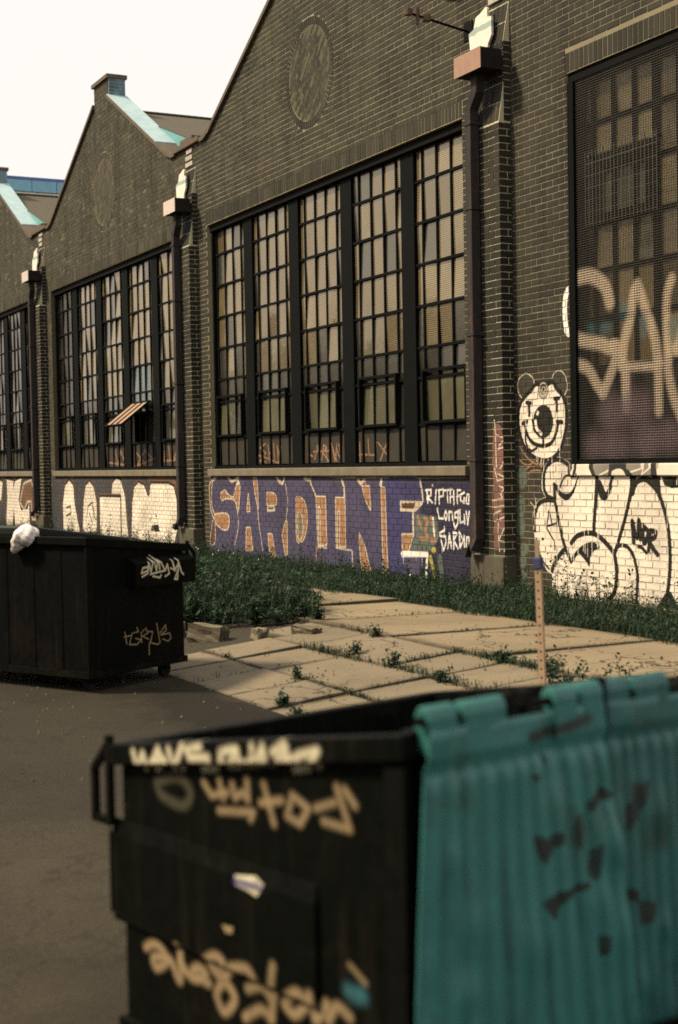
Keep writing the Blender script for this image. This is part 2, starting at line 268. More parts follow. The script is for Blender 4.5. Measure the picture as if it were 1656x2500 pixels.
  ('p','o',[(-19.37,1.05),(-19.07,1.05),(-19.06,0.34),(-19.35,0.32)]),
  ('l','c',0.08,[(-19.28,0.88),(-19.3,0.33)]),
  ('l','v',0.028,[(-19.28,0.87),(-19.3,0.34)]),
  ('s','c',0.028,[(-19.4,0.29),(-19.06,0.29)]),
  ('s','o',0.049,[(-19.4,0.28),(-19.43,-0.01)]),
  ('l','c',0.044,[(-18.73,1.04),(-18.44,1.04),(-18.44,0.34),(-18.72,0.33),(-18.73,1.04)]),
  ('p','o',[(-18.73,1.04),(-18.44,1.04),(-18.44,0.34),(-18.72,0.33)]),
  ('l','c',0.082,[(-18.64,0.84),(-18.66,0.34)]),
  ('l','v',0.029,[(-18.64,0.83),(-18.66,0.35)]),
  ('l','c',0.024,[(-18.74,0.3),(-18.23,0.29),(-18.23,0.04)]),
  ('s','c',0.049,[(-18.53,1.31),(-18.45,1.2),(-18.45,1.06)]),
  ('l','c',0.035,[(-17.89,1.22),(-17.68,1.22),(-17.65,0.89),(-17.79,1.02),(-17.89,1.22)]),
  ('p','o',[(-17.89,1.22),(-17.68,1.22),(-17.65,0.89),(-17.79,1.02)]),
  ('l','c',0.051,[(-18.02,1.31),(-17.93,1.26),(-17.83,1.31)]),
  ('s','o',0.039,[(-17.8,1.31),(-17.79,1.23)]),
  ('l','c',0.035,[(-18.0,0.54),(-17.85,0.37),(-17.68,0.04),(-17.95,0.02),(-18.0,0.42),(-18.0,0.54)]),
  ('p','o',[(-18.0,0.54),(-17.85,0.37),(-17.68,0.04),(-17.95,0.02),(-18.0,0.42)]),
  ('l','c',0.037,[(-17.33,1.21),(-17.23,1.2),(-17.18,0.01),(-17.3,0.0),(-17.33,1.21)]),
  ('p','o',[(-17.33,1.21),(-17.23,1.2),(-17.18,0.01),(-17.3,0.0)]),
  ('l','W',0.068,[(-17.33,1.31),(-17.34,1.25)]),
  ('p','c',[(-16.81,1.04),(-16.19,1.04),(-16.21,0.99),(-16.4,0.89),(-16.8,0.89)]),
  ('p','p',[(-16.76,1.0),(-16.4,1.01),(-16.45,0.93),(-16.76,0.93)]),
  ('s','c',0.038,[(-16.27,1.32),(-16.22,1.19),(-16.19,1.04)]),
  ('s','c',0.046,[(-16.46,0.88),(-16.46,0.58)]),
  ('l','c',0.043,[(-16.76,0.57),(-16.47,0.58),(-16.59,0.38),(-16.68,0.34),(-16.75,0.36),(-16.76,0.57)]),
  ('p','o',[(-16.76,0.57),(-16.47,0.58),(-16.59,0.38),(-16.68,0.34),(-16.75,0.36)]),
  ('l','W',0.083,[(-16.76,0.31),(-16.12,0.34)]),
  ('l','W',0.052,[(-16.1,0.34),(-16.14,0.05)]),
  ('p','t',[(-16.4,0.86),(-15.84,0.83),(-15.8,0.58),(-15.98,0.39),(-16.54,0.37),(-16.41,0.59)]),
  ('s','o',0.059,[(-16.33,0.82),(-16.26,0.69)]),
  ('s','o',0.059,[(-16.16,0.81),(-16.08,0.78),(-16.14,0.67)]),
  ('s','o',0.058,[(-15.99,0.82),(-15.9,0.64)]),
  ('s','o',0.058,[(-16.14,0.62),(-16.09,0.57)]),
  ('s','o',0.059,[(-16.29,0.54),(-16.09,0.54)]),
  ('s','o',0.058,[(-16.0,0.53),(-15.88,0.53)]),
  ('s','W',0.037,[(-15.94,0.82),(-15.92,0.59)]),
  ('f','y',[(-15.87,0.4),(-15.88,0.38),(-15.91,0.37),(-15.94,0.36),(-15.98,0.37),(-16.0,0.38),(-16.01,0.4),(-16.0,0.42),(-15.97,0.43),(-15.94,0.44),(-15.91,0.44),(-15.88,0.42)]),
  ('s','y',0.075,[(-16.02,0.3),(-15.92,0.06)]),
  ('s','t',0.117,[(-15.79,0.3),(-15.75,0.04)]),
  ('s','W',0.051,[(-23.56,1.39),(-23.29,1.42),(-22.9,1.39)]),
  ('s','W',0.047,[(-22.57,1.4),(-21.88,1.4)]),
  ('s','W',0.044,[(-21.79,1.4),(-20.81,1.39)]),
  ('s','W',0.041,[(-20.66,1.39),(-19.51,1.38),(-18.71,1.37)]),
  ('s','W',0.04,[(-18.98,1.38),(-18.12,1.36)]),
  ('s','W',0.038,[(-17.94,1.38),(-17.48,1.36)]),
  ('s','W',0.035,[(-17.4,1.37),(-16.37,1.37)]),
  ('l','W',0.029,[(-16.07,1.02),(-16.09,1.19)]),
  ('l','W',0.029,[(-16.12,1.18),(-15.98,1.19),(-15.98,1.12),(-16.08,1.09),(-15.95,1.02)]),
  ('l','W',0.029,[(-15.94,1.25),(-15.94,1.24)]),
  ('l','W',0.029,[(-15.85,1.19),(-15.88,1.01)]),
  ('l','W',0.029,[(-15.78,1.19),(-15.78,1.01)]),
  ('l','W',0.028,[(-15.81,1.18),(-15.67,1.2),(-15.68,1.11),(-15.78,1.1)]),
  ('l','W',0.028,[(-15.66,1.18),(-15.46,1.2)]),
  ('l','W',0.028,[(-15.58,1.18),(-15.57,1.03)]),
  ('l','W',0.028,[(-15.5,1.17),(-15.51,1.03)]),
  ('l','W',0.028,[(-15.42,1.18),(-15.42,1.01)]),
  ('l','W',0.028,[(-15.51,1.1),(-15.42,1.11)]),
  ('l','W',0.028,[(-15.34,1.19),(-15.34,1.02)]),
  ('l','W',0.028,[(-15.34,1.19),(-15.26,1.19)]),
  ('l','W',0.028,[(-15.35,1.11),(-15.28,1.12)]),
  ('l','W',0.028,[(-15.17,1.16),(-15.26,1.13),(-15.26,1.06),(-15.18,1.03),(-15.17,1.09)]),
  ('l','W',0.027,[(-15.11,1.14),(-15.13,1.03),(-15.07,1.02),(-15.06,1.13),(-15.11,1.14)]),
  ('l','W',0.029,[(-15.83,0.95),(-15.79,0.82),(-15.68,0.82)]),
  ('l','W',0.028,[(-15.62,0.92),(-15.66,0.86),(-15.62,0.8),(-15.58,0.86),(-15.62,0.92)]),
  ('l','W',0.028,[(-15.54,0.8),(-15.54,0.91),(-15.47,0.91),(-15.45,0.8)]),
  ('l','W',0.028,[(-15.32,0.92),(-15.4,0.9),(-15.4,0.84),(-15.32,0.84)]),
  ('l','W',0.028,[(-15.32,0.93),(-15.34,0.76),(-15.4,0.7),(-15.43,0.77)]),
  ('l','W',0.028,[(-15.28,0.94),(-15.28,0.78),(-15.2,0.79)]),
  ('l','W',0.027,[(-15.18,0.88),(-15.17,0.77)]),
  ('l','W',0.027,[(-15.13,0.92),(-15.1,0.76),(-15.06,0.92)]),
  ('l','W',0.028,[(-15.66,0.71),(-15.66,0.67),(-15.78,0.63),(-15.77,0.59),(-15.64,0.59),(-15.63,0.51),(-15.69,0.41),(-15.75,0.54)]),
  ('l','W',0.028,[(-15.59,0.44),(-15.54,0.63),(-15.5,0.45)]),
  ('l','W',0.028,[(-15.57,0.52),(-15.5,0.52)]),
  ('l','W',0.028,[(-15.44,0.44),(-15.44,0.65),(-15.35,0.64),(-15.44,0.55),(-15.34,0.45)]),
  ('l','W',0.028,[(-15.3,0.66),(-15.29,0.46),(-15.21,0.56),(-15.3,0.66)]),
  ('l','W',0.027,[(-15.19,0.62),(-15.18,0.45)]),
  ('l','W',0.027,[(-15.14,0.46),(-15.13,0.6),(-15.08,0.6),(-15.07,0.47)]),
 ],
 'win1': [
  ('l','o',0.03,[(-18.3,1.91),(-18.34,1.68),(-18.02,1.67)]),
  ('l','o',0.03,[(-18.24,1.85),(-18.23,1.55)]),
  ('l','o',0.029,[(-17.98,1.89),(-17.96,1.67),(-17.77,1.66),(-17.73,1.84)]),
  ('l','o',0.028,[(-17.68,1.84),(-17.46,1.68),(-17.37,1.55)]),
  ('l','o',0.029,[(-17.4,1.88),(-17.62,1.59)]),
  ('l','o',0.031,[(-19.15,1.86),(-19.04,1.59),(-18.98,1.78),(-18.82,1.57),(-18.9,1.85)]),
  ('l','o',0.031,[(-18.64,1.9),(-18.64,1.56)]),
  ('l','o',0.032,[(-19.35,1.82),(-19.26,1.59)]),
  ('l','o',0.034,[(-21.56,1.9),(-21.79,1.84),(-21.57,1.75),(-21.8,1.62),(-21.58,1.6)]),
  ('l','o',0.034,[(-21.46,1.88),(-21.44,1.6),(-21.32,1.74),(-21.46,1.75)]),
  ('l','o',0.034,[(-21.24,1.89),(-21.22,1.61)]),
  ('l','o',0.033,[(-21.08,1.6),(-21.11,1.86),(-20.98,1.6),(-20.95,1.85)]),
  ('l','o',0.034,[(-21.83,1.71),(-21.08,1.58)]),
  ('l','o',0.031,[(-19.91,1.81),(-19.95,1.71),(-19.79,1.67)]),
  ('l','o',0.031,[(-19.73,1.62),(-19.63,1.84),(-19.55,1.62)]),
  ('l','o',0.03,[(-19.76,1.74),(-19.18,1.75)]),
  ('l','o',0.03,[(-19.46,1.61),(-19.42,1.84),(-19.3,1.8),(-19.45,1.73),(-19.22,1.59)]),
  ('l','o',0.03,[(-19.15,1.85),(-18.98,1.59)]),
  ('l','o',0.03,[(-18.97,1.84),(-19.01,1.6)]),
 ],
 'win2': [
  ('l','o',0.046,[(-29.46,1.92),(-29.3,1.6),(-29.09,1.91),(-28.76,1.59)]),
  ('l','o',0.045,[(-28.64,1.94),(-28.67,1.56)]),
  ('l','o',0.041,[(-26.33,2.0),(-26.47,1.66),(-25.75,1.68)]),
  ('l','o',0.04,[(-26.18,1.97),(-26.12,1.68)]),
  ('l','o',0.04,[(-25.59,1.96),(-25.9,1.73),(-25.53,1.62)]),
  ('l','o',0.043,[(-28.13,1.87),(-27.55,1.61)]),
  ('l','o',0.043,[(-28.06,1.59),(-27.54,1.89),(-27.06,1.69)]),
  ('l','o',0.045,[(-29.86,1.66),(-28.58,1.59)]),
  ('l','o',0.042,[(-28.23,1.56),(-26.82,1.74)]),
 ],
 'wall2': [
  ('p','u',[(-33.86,1.38),(-34.03,-0.45),(-25.11,-0.04),(-25.03,1.38)]),
  ('l','h',0.201,[(-32.99,0.05),(-32.99,0.72),(-32.78,1.14),(-32.44,1.27),(-32.12,1.15),(-32.04,0.74),(-31.86,0.4),(-31.67,0.09),(-32.99,0.05)]),
  ('l','k',0.13,[(-32.99,0.05),(-32.99,0.72),(-32.78,1.14),(-32.44,1.27),(-32.12,1.15),(-32.04,0.74),(-31.86,0.4),(-31.67,0.09),(-32.99,0.05)]),
  ('p','w',[(-32.99,0.05),(-32.99,0.72),(-32.78,1.14),(-32.44,1.27),(-32.12,1.15),(-32.04,0.74),(-31.86,0.4),(-31.67,0.09)]),
  ('l','h',0.187,[(-31.46,0.1),(-31.32,0.81),(-31.14,1.15),(-30.85,1.25),(-30.56,1.13),(-30.37,0.77),(-30.39,0.14),(-31.46,0.1)]),
  ('l','k',0.121,[(-31.46,0.1),(-31.32,0.81),(-31.14,1.15),(-30.85,1.25),(-30.56,1.13),(-30.37,0.77),(-30.39,0.14),(-31.46,0.1)]),
  ('p','w',[(-31.46,0.1),(-31.32,0.81),(-31.14,1.15),(-30.85,1.25),(-30.56,1.13),(-30.37,0.77),(-30.39,0.14)]),
  ('l','h',0.169,[(-29.32,0.95),(-29.21,1.22),(-28.97,1.32),(-28.66,1.27),(-28.42,0.97),(-28.26,0.1),(-28.79,0.08),(-28.73,0.94),(-29.32,0.95)]),
  ('l','k',0.109,[(-29.32,0.95),(-29.21,1.22),(-28.97,1.32),(-28.66,1.27),(-28.42,0.97),(-28.26,0.1),(-28.79,0.08),(-28.73,0.94),(-29.32,0.95)]),
  ('p','w',[(-29.32,0.95),(-29.21,1.22),(-28.97,1.32),(-28.66,1.27),(-28.42,0.97),(-28.26,0.1),(-28.79,0.08),(-28.73,0.94)]),
  ('l','h',0.169,[(-30.13,0.91),(-28.73,0.92),(-28.75,0.08),(-30.15,0.03),(-30.13,0.91)]),
  ('l','k',0.11,[(-30.13,0.91),(-28.73,0.92),(-28.75,0.08),(-30.15,0.03),(-30.13,0.91)]),
  ('p','w',[(-30.13,0.91),(-28.73,0.92),(-28.75,0.08),(-30.15,0.03)]),
  ('l','h',0.157,[(-28.04,0.11),(-27.95,0.81),(-27.8,1.14),(-27.54,1.24),(-27.21,1.18),(-27.02,0.99),(-26.9,0.96),(-26.81,1.22),(-25.8,1.22),(-25.51,1.16),(-25.38,0.9),(-25.38,0.36),(-25.58,0.04),(-28.04,0.11)]),
  ('l','k',0.101,[(-28.04,0.11),(-27.95,0.81),(-27.8,1.14),(-27.54,1.24),(-27.21,1.18),(-27.02,0.99),(-26.9,0.96),(-26.81,1.22),(-25.8,1.22),(-25.51,1.16),(-25.38,0.9),(-25.38,0.36),(-25.58,0.04),(-28.04,0.11)]),
  ('p','w',[(-28.04,0.11),(-27.95,0.81),(-27.8,1.14),(-27.54,1.24),(-27.21,1.18),(-27.02,0.99),(-26.9,0.96),(-26.81,1.22),(-25.8,1.22),(-25.51,1.16),(-25.38,0.9),(-25.38,0.36),(-25.58,0.04)]),
  ('s','h',0.06,[(-26.96,1.31),(-25.65,1.3),(-25.3,1.08),(-25.26,0.47)]),
  ('l','k',0.047,[(-32.71,0.63),(-32.38,0.67),(-32.34,0.51),(-32.73,0.44)]),
  ('l','k',0.044,[(-31.12,0.42),(-31.0,0.7),(-30.68,0.79),(-30.61,0.43)]),
  ('l','k',0.043,[(-30.59,0.67),(-30.51,0.43)]),
  ('l','k',0.044,[(-30.91,0.55),(-30.72,0.34)]),
  ('p','k',[(-26.78,0.4),(-26.42,0.42),(-26.32,0.28),(-26.87,0.29)]),
  ('p','k',[(-25.74,0.4),(-25.41,0.44),(-25.45,0.33)]),
  ('s','w',0.069,[(-32.75,1.48),(-32.32,1.38),(-31.88,1.42),(-31.66,1.49)]),
 ],
 'wall3': [
  ('p','u',[(-43.27,1.41),(-43.55,-0.9),(-35.08,-0.5),(-34.9,1.4)]),
  ('l','h',0.257,[(-42.03,1.25),(-40.67,1.29),(-39.39,1.26),(-38.78,1.22),(-38.99,0.74),(-39.63,0.54),(-39.34,0.36),(-39.56,-0.33),(-42.23,-0.43),(-42.03,1.25)]),
  ('l','k',0.166,[(-42.03,1.25),(-40.67,1.29),(-39.39,1.26),(-38.78,1.22),(-38.99,0.74),(-39.63,0.54),(-39.34,0.36),(-39.56,-0.33),(-42.23,-0.43),(-42.03,1.25)]),
  ('p','w',[(-42.03,1.25),(-40.67,1.29),(-39.39,1.26),(-38.78,1.22),(-38.99,0.74),(-39.63,0.54),(-39.34,0.36),(-39.56,-0.33),(-42.23,-0.43)]),
  ('l','h',0.231,[(-38.33,1.28),(-37.6,1.24),(-37.7,0.97),(-37.43,1.24),(-36.78,1.32),(-37.12,0.73),(-36.9,0.48),(-36.22,0.53),(-36.07,0.71),(-36.06,-0.2),(-37.4,-0.25),(-37.67,0.57),(-37.87,-0.27),(-38.57,-0.29),(-38.3,0.82),(-38.33,1.28)]),
  ('l','k',0.149,[(-38.33,1.28),(-37.6,1.24),(-37.7,0.97),(-37.43,1.24),(-36.78,1.32),(-37.12,0.73),(-36.9,0.48),(-36.22,0.53),(-36.07,0.71),(-36.06,-0.2),(-37.4,-0.25),(-37.67,0.57),(-37.87,-0.27),(-38.57,-0.29),(-38.3,0.82),(-38.33,1.28)]),
  ('p','w',[(-38.33,1.28),(-37.6,1.24),(-37.7,0.97),(-37.43,1.24),(-36.78,1.32),(-37.12,0.73),(-36.9,0.48),(-36.22,0.53),(-36.07,0.71),(-36.06,-0.2),(-37.4,-0.25),(-37.67,0.57),(-37.87,-0.27),(-38.57,-0.29),(-38.3,0.82)]),
  ('l','c',0.108,[(-36.56,1.16),(-35.82,1.25),(-35.58,0.92),(-35.08,0.79),(-35.26,0.31),(-35.78,0.3),(-35.86,0.75),(-36.26,0.74),(-36.56,0.52),(-36.95,0.69),(-36.56,1.16)]),
  ('p','h',[(-36.56,1.16),(-35.82,1.25),(-35.58,0.92),(-35.08,0.79),(-35.26,0.31),(-35.78,0.3),(-35.86,0.75),(-36.26,0.74),(-36.56,0.52),(-36.95,0.69)]),
  ('s','w',0.1,[(-39.06,1.43),(-37.3,1.42)]),
 ],
 'mesh0': [
  ('s','m',0.163,[(-12.95,3.52),(-12.79,3.55),(-12.62,3.55),(-12.48,3.5),(-12.33,3.39),(-12.26,3.22)]),
  ('s','m',0.154,[(-13.01,2.97),(-12.87,2.89),(-12.66,2.84),(-12.41,2.79),(-12.28,2.74),(-12.15,2.74)]),
  ('s','m',0.14,[(-12.06,2.55),(-12.03,2.76),(-11.93,3.01),(-11.85,3.29)]),
  ('s','m',0.136,[(-11.8,3.35),(-11.74,3.23),(-11.66,3.06),(-11.53,2.78),(-11.48,2.52)]),
  ('s','m',0.117,[(-11.26,3.35),(-11.33,3.21),(-11.35,2.95),(-11.32,2.54)]),
  ('s','m',0.138,[(-12.9,2.61),(-12.66,2.54),(-12.5,2.36),(-12.39,2.26)]),
  ('s','m',0.134,[(-12.39,2.26),(-12.27,2.44),(-12.16,2.64),(-12.2,2.76)]),
  ('s','m',0.142,[(-12.01,2.5),(-12.0,2.09)]),
  ('s','m',0.095,[(-12.08,2.52),(-11.52,2.49)]),
  ('s','m',0.127,[(-11.48,2.51),(-11.48,2.03)]),
  ('s','m',0.123,[(-11.34,2.5),(-11.29,2.28),(-11.18,2.02),(-11.04,1.81)]),
  ('s','m',0.166,[(-11.19,2.65),(-11.03,2.92),(-10.89,3.18)]),
  ('s','m',0.134,[(-10.89,3.18),(-10.82,2.72),(-10.76,2.44)]),
  ('f','q',[(-11.96,2.03),(-12.0,1.94),(-12.1,1.87),(-12.23,1.85),(-12.37,1.88),(-12.47,1.95),(-12.5,2.05),(-12.46,2.15),(-12.36,2.21),(-12.23,2.23),(-12.09,2.2),(-12.0,2.12)]),
  ('f','q',[(-11.58,2.06),(-11.62,1.97),(-11.7,1.9),(-11.81,1.88),(-11.93,1.91),(-12.01,1.98),(-12.04,2.08),(-12.01,2.18),(-11.92,2.25),(-11.8,2.27),(-11.69,2.23),(-11.61,2.16)]),
  ('f','q',[(-11.47,1.72),(-11.5,1.63),(-11.58,1.56),(-11.7,1.53),(-11.81,1.56),(-11.89,1.64),(-11.92,1.73),(-11.89,1.83),(-11.8,1.9),(-11.69,1.92),(-11.58,1.89),(-11.5,1.82)]),
  ('f','q',[(-12.38,1.69),(-12.41,1.61),(-12.47,1.55),(-12.56,1.53),(-12.66,1.56),(-12.72,1.62),(-12.74,1.7),(-12.72,1.78),(-12.65,1.84),(-12.56,1.86),(-12.47,1.84),(-12.4,1.77)]),
  ('f','q',[(-11.95,1.68),(-11.99,1.6),(-12.08,1.54),(-12.21,1.52),(-12.34,1.54),(-12.43,1.61),(-12.46,1.7),(-12.42,1.78),(-12.33,1.84),(-12.2,1.86),(-12.08,1.83),(-11.98,1.77)]),
  ('f','q',[(-11.13,1.76),(-11.16,1.68),(-11.24,1.62),(-11.36,1.6),(-11.47,1.62),(-11.56,1.69),(-11.59,1.77),(-11.56,1.86),(-11.47,1.92),(-11.35,1.94),(-11.24,1.91),(-11.16,1.85)]),
  ('f','T',[(-12.5,2.96),(-12.52,2.93),(-12.55,2.91),(-12.59,2.91),(-12.63,2.92),(-12.66,2.95),(-12.67,2.98),(-12.66,3.01),(-12.63,3.03),(-12.58,3.03),(-12.54,3.02),(-12.51,2.99)]),
  ('f','T',[(-12.23,2.95),(-12.24,2.91),(-12.29,2.89),(-12.34,2.89),(-12.4,2.9),(-12.44,2.93),(-12.45,2.97),(-12.44,3.0),(-12.4,3.02),(-12.34,3.03),(-12.28,3.01),(-12.24,2.98)]),
  ('f','T',[(-11.96,3.11),(-11.97,3.05),(-11.99,3.01),(-12.02,3.0),(-12.05,3.02),(-12.08,3.06),(-12.08,3.12),(-12.07,3.18),(-12.05,3.22),(-12.02,3.23),(-11.99,3.21),(-11.97,3.17)]),
  ('f','T',[(-11.64,2.9),(-11.65,2.84),(-11.68,2.79),(-11.71,2.77),(-11.74,2.79),(-11.76,2.84),(-11.76,2.91),(-11.76,2.98),(-11.73,3.03),(-11.7,3.04),(-11.67,3.02),(-11.65,2.97)]),
  ('f','T',[(-11.16,2.84),(-11.17,2.77),(-11.2,2.73),(-11.24,2.71),(-11.28,2.74),(-11.31,2.79),(-11.32,2.85),(-11.31,2.92),(-11.28,2.96),(-11.24,2.98),(-11.2,2.96),(-11.17,2.9)]),
 ],
 'near_side': [
  ('l','C',0.021,[(1.125,0.727),(1.105,0.684),(1.075,0.73),(1.049,0.692)]),
  ('l','C',0.021,[(1.036,0.695),(0.993,0.753),(0.954,0.707)]),
  ('l','C',0.021,[(1.021,0.715),(0.96,0.728)]),
  ('l','C',0.021,[(0.939,0.761),(0.915,0.713),(0.873,0.778)]),
  ('l','C',0.021,[(0.785,0.79),(0.848,0.774),(0.836,0.754),(0.748,0.767),(0.75,0.738),(0.812,0.725)]),
  ('l','C',0.021,[(0.64,0.804),(0.687,0.79),(0.689,0.754),(0.641,0.762),(0.628,0.805)]),
  ('l','C',0.021,[(0.616,0.807),(0.606,0.77),(0.548,0.782),(0.547,0.824)]),
  ('l','C',0.021,[(0.526,0.793),(0.502,0.83),(0.492,0.791),(0.537,0.788)]),
  ('l','C',0.021,[(0.459,0.823),(0.415,0.849),(0.395,0.812)]),
  ('l','C',0.021,[(0.404,0.844),(0.438,0.806),(0.363,0.823),(0.353,0.799),(0.406,0.787)]),
  ('l','C',0.021,[(0.352,0.831),(0.28,0.852),(0.312,0.811)]),
  ('l','O',0.018,[(0.813,0.685),(0.777,0.655),(0.703,0.675)]),
  ('l','O',0.018,[(0.739,0.704),(0.722,0.657)]),
  ('l','O',0.018,[(0.679,0.7),(0.668,0.667),(0.632,0.687),(0.609,0.67),(0.613,0.724)]),
  ('l','O',0.018,[(0.742,0.619),(0.587,0.642),(0.599,0.623)]),
  ('l','O',0.018,[(0.539,0.723),(0.498,0.628)]),
  ('l','O',0.018,[(0.552,0.673),(0.463,0.695)]),
  ('l','O',0.018,[(0.419,0.715),(0.442,0.658),(0.389,0.648),(0.356,0.693),(0.419,0.715)]),
  ('l','O',0.018,[(0.325,0.699),(0.254,0.724)]),
  ('l','O',0.018,[(0.243,0.764),(0.197,0.67),(0.296,0.671)]),
  ('l','O',0.018,[(0.213,0.763),(0.176,0.731)]),
  ('s','O',0.026,[(1.128,0.15),(1.071,0.172),(1.017,0.14),(1.074,0.103),(1.086,0.13),(1.004,0.144),(0.952,0.098),(0.948,0.196)]),
  ('s','O',0.026,[(0.95,0.15),(0.886,0.123),(0.821,0.147),(0.858,0.159),(0.885,0.138),(0.809,0.129)]),
  ('s','O',0.026,[(0.807,0.195),(0.756,0.222),(0.72,0.21),(0.757,0.182),(0.801,0.189),(0.746,0.16),(0.696,0.202),(0.613,0.224),(0.579,0.198)]),
  ('s','O',0.026,[(0.734,0.156),(0.772,0.11),(0.737,0.069),(0.687,0.119),(0.722,0.152)]),
  ('s','O',0.026,[(0.626,0.164),(0.568,0.187),(0.524,0.165)]),
  ('s','O',0.026,[(0.498,0.261),(0.525,0.117)]),
  ('s','O',0.026,[(0.641,0.083),(0.57,0.124),(0.526,0.11)]),
  ('s','O',0.026,[(0.457,0.184),(0.402,0.219),(0.371,0.201),(0.426,0.152),(0.468,0.167)]),
  ('s','O',0.026,[(0.35,0.227),(0.341,0.163),(0.299,0.215)]),
  ('s','O',0.026,[(0.29,0.178),(0.258,0.22),(0.209,0.208)]),
  ('p','C',[(0.657,0.465),(0.604,0.473),(0.57,0.48),(0.531,0.465),(0.56,0.427),(0.606,0.435),(0.652,0.438)]),
  ('l','V',0.018,[(0.652,0.449),(0.594,0.451),(0.548,0.454)]),
  ('p','O',[(0.722,0.316),(0.668,0.322),(0.675,0.3),(0.705,0.299)]),
  ('p','T',[(0.232,0.285),(0.149,0.295),(0.141,0.26),(0.198,0.247),(0.227,0.261)]),
  ('s','O',0.01,[(0.206,0.337),(0.149,0.308)]),
  ('s','e',0.03,[(1.051,0.647),(0.942,0.679),(0.878,0.646),(0.919,0.602),(1.025,0.614),(1.051,0.647)]),
 ],
 'lid': [
  ('f','k',[(0.549,0.69),(0.583,0.718),(0.609,0.719),(0.651,0.69),(0.591,0.683),(0.557,0.666)]),
  ('f','k',[(0.676,0.64),(0.72,0.662),(0.73,0.712),(0.765,0.7),(0.802,0.706),(0.773,0.641),(0.737,0.613),(0.697,0.58),(0.693,0.637)]),
  ('f','k',[(0.351,0.639),(0.394,0.629),(0.446,0.636),(0.449,0.608),(0.401,0.59),(0.377,0.567)]),
  ('f','k',[(0.495,0.655),(0.516,0.662),(0.514,0.591),(0.498,0.588)]),
  ('f','k',[(0.53,0.549),(0.581,0.584),(0.58,0.528),(0.562,0.492),(0.529,0.515)]),
  ('f','k',[(0.376,0.486),(0.431,0.491),(0.521,0.498),(0.529,0.482),(0.447,0.466),(0.406,0.431),(0.375,0.454)]),
  ('f','k',[(0.559,0.352),(0.593,0.345),(0.584,0.302),(0.559,0.313)]),
  ('f','k',[(0.681,0.44),(0.734,0.432),(0.738,0.405),(0.801,0.386),(0.786,0.342),(0.732,0.342),(0.724,0.402),(0.689,0.409)]),
  ('f','k',[(0.398,0.829),(0.426,0.819),(0.413,0.794)]),
  ('f','k',[(0.358,0.786),(0.382,0.783),(0.373,0.768)]),
  ('l','k',0.03,[(0.36,0.88),(0.479,0.885),(0.57,0.898)]),
 ],
 'mid_side': [
  ('l','C',0.016,[(0.509,0.684),(0.572,0.706),(0.59,0.759),(0.519,0.753),(0.502,0.711),(0.573,0.728),(0.591,0.792),(0.612,0.714),(0.647,0.821),(0.675,0.72),(0.703,0.839),(0.715,0.728)]),
  ('l','C',0.016,[(0.603,0.698),(0.763,0.714)]),
  ('l','C',0.016,[(0.718,0.805),(0.779,0.713),(0.805,0.766),(0.827,0.687),(0.778,0.669)]),
  ('l','C',0.016,[(0.845,0.73),(0.901,0.71),(0.863,0.795),(0.893,0.705),(0.944,0.768),(0.924,0.636),(0.891,0.638),(0.926,0.702)]),
  ('l','C',0.016,[(0.929,0.802),(0.975,0.688),(0.999,0.669)]),
  ('l','C',0.016,[(0.634,0.68),(0.713,0.663),(0.73,0.683)]),
  ('l','O',0.011,[(0.402,0.251),(0.422,0.157)]),
  ('l','O',0.011,[(0.393,0.214),(0.47,0.217)]),
  ('l','O',0.011,[(0.486,0.237),(0.452,0.148),(0.538,0.139),(0.586,0.171),(0.524,0.189)]),
  ('l','O',0.011,[(0.542,0.274),(0.557,0.24),(0.502,0.235)]),
  ('l','O',0.011,[(0.593,0.149),(0.588,0.226),(0.644,0.258),(0.667,0.217),(0.602,0.197),(0.673,0.167)]),
  ('l','O',0.011,[(0.667,0.228),(0.723,0.222),(0.705,0.163),(0.679,0.122),(0.677,0.04)]),
  ('l','O',0.011,[(0.696,0.137),(0.776,0.111),(0.808,0.124)]),
  ('l','O',0.011,[(0.773,0.283),(0.808,0.124)]),
  ('l','O',0.011,[(0.811,0.202),(0.878,0.261),(0.885,0.216),(0.819,0.184),(0.925,0.189),(0.941,0.148),(0.907,0.124),(0.842,0.148)]),
 ],
}


# paint colours (albedo)
PC = dict(w=(.82,.73,.60), W=(.84,.80,.74), c=(.62,.52,.38), k=(.012,.012,.011), g=(.05,.045,.035), o=(.36,.19,.10), d=(.025,.024,.018),
          v=(.066,.058,.118), n=(.024,.022,.055), b=(.048,.044,.135), m=(.78,.64,.48), p=(.10,.055,.03), t=(.13,.17,.13), y=(.42,.38,.06), r=(.30,.14,.12),
          u=(.050,.050,.062), h=(.17,.085,.045), q=(.24,.175,.19), T=(.05,.17,.20), C=(.66,.60,.42), O=(.30,.22,.125), V=(.07,.06,.20), e=(.10,.09,.06))
PA = dict(m=.85, q=.85, t=.75, g=.75, d=.7, e=.6, T=.8, u=.85, h=.9, r=.6)
def spline(p, closed=False):
    if len(p) < 3: return p
    n = len(p); out = []
    rngk = range(n) if closed else range(n-1)
    for i in rngk:
        p0 = p[(i-1) % n] if closed or i > 0 else p[0]; p1 = p[i]; p2 = p[(i+1) % n]; p3 = p[(i+2) % n] if closed or i+2 < n else p2
        for t in (0, .17, .33, .5, .67, .83):
            t2, t3 = t*t, t*t*t
            out.append(tuple(.5*((2*p1[k])+(-p0[k]+p2[k])*t+(2*p0[k]-5*p1[k]+4*p2[k]-p3[k])*t2+(-p0[k]+3*p1[k]-3*p2[k]+p3[k])*t3) for k in (0, 1)))
    if not closed: out.append(p[-1])
    return out
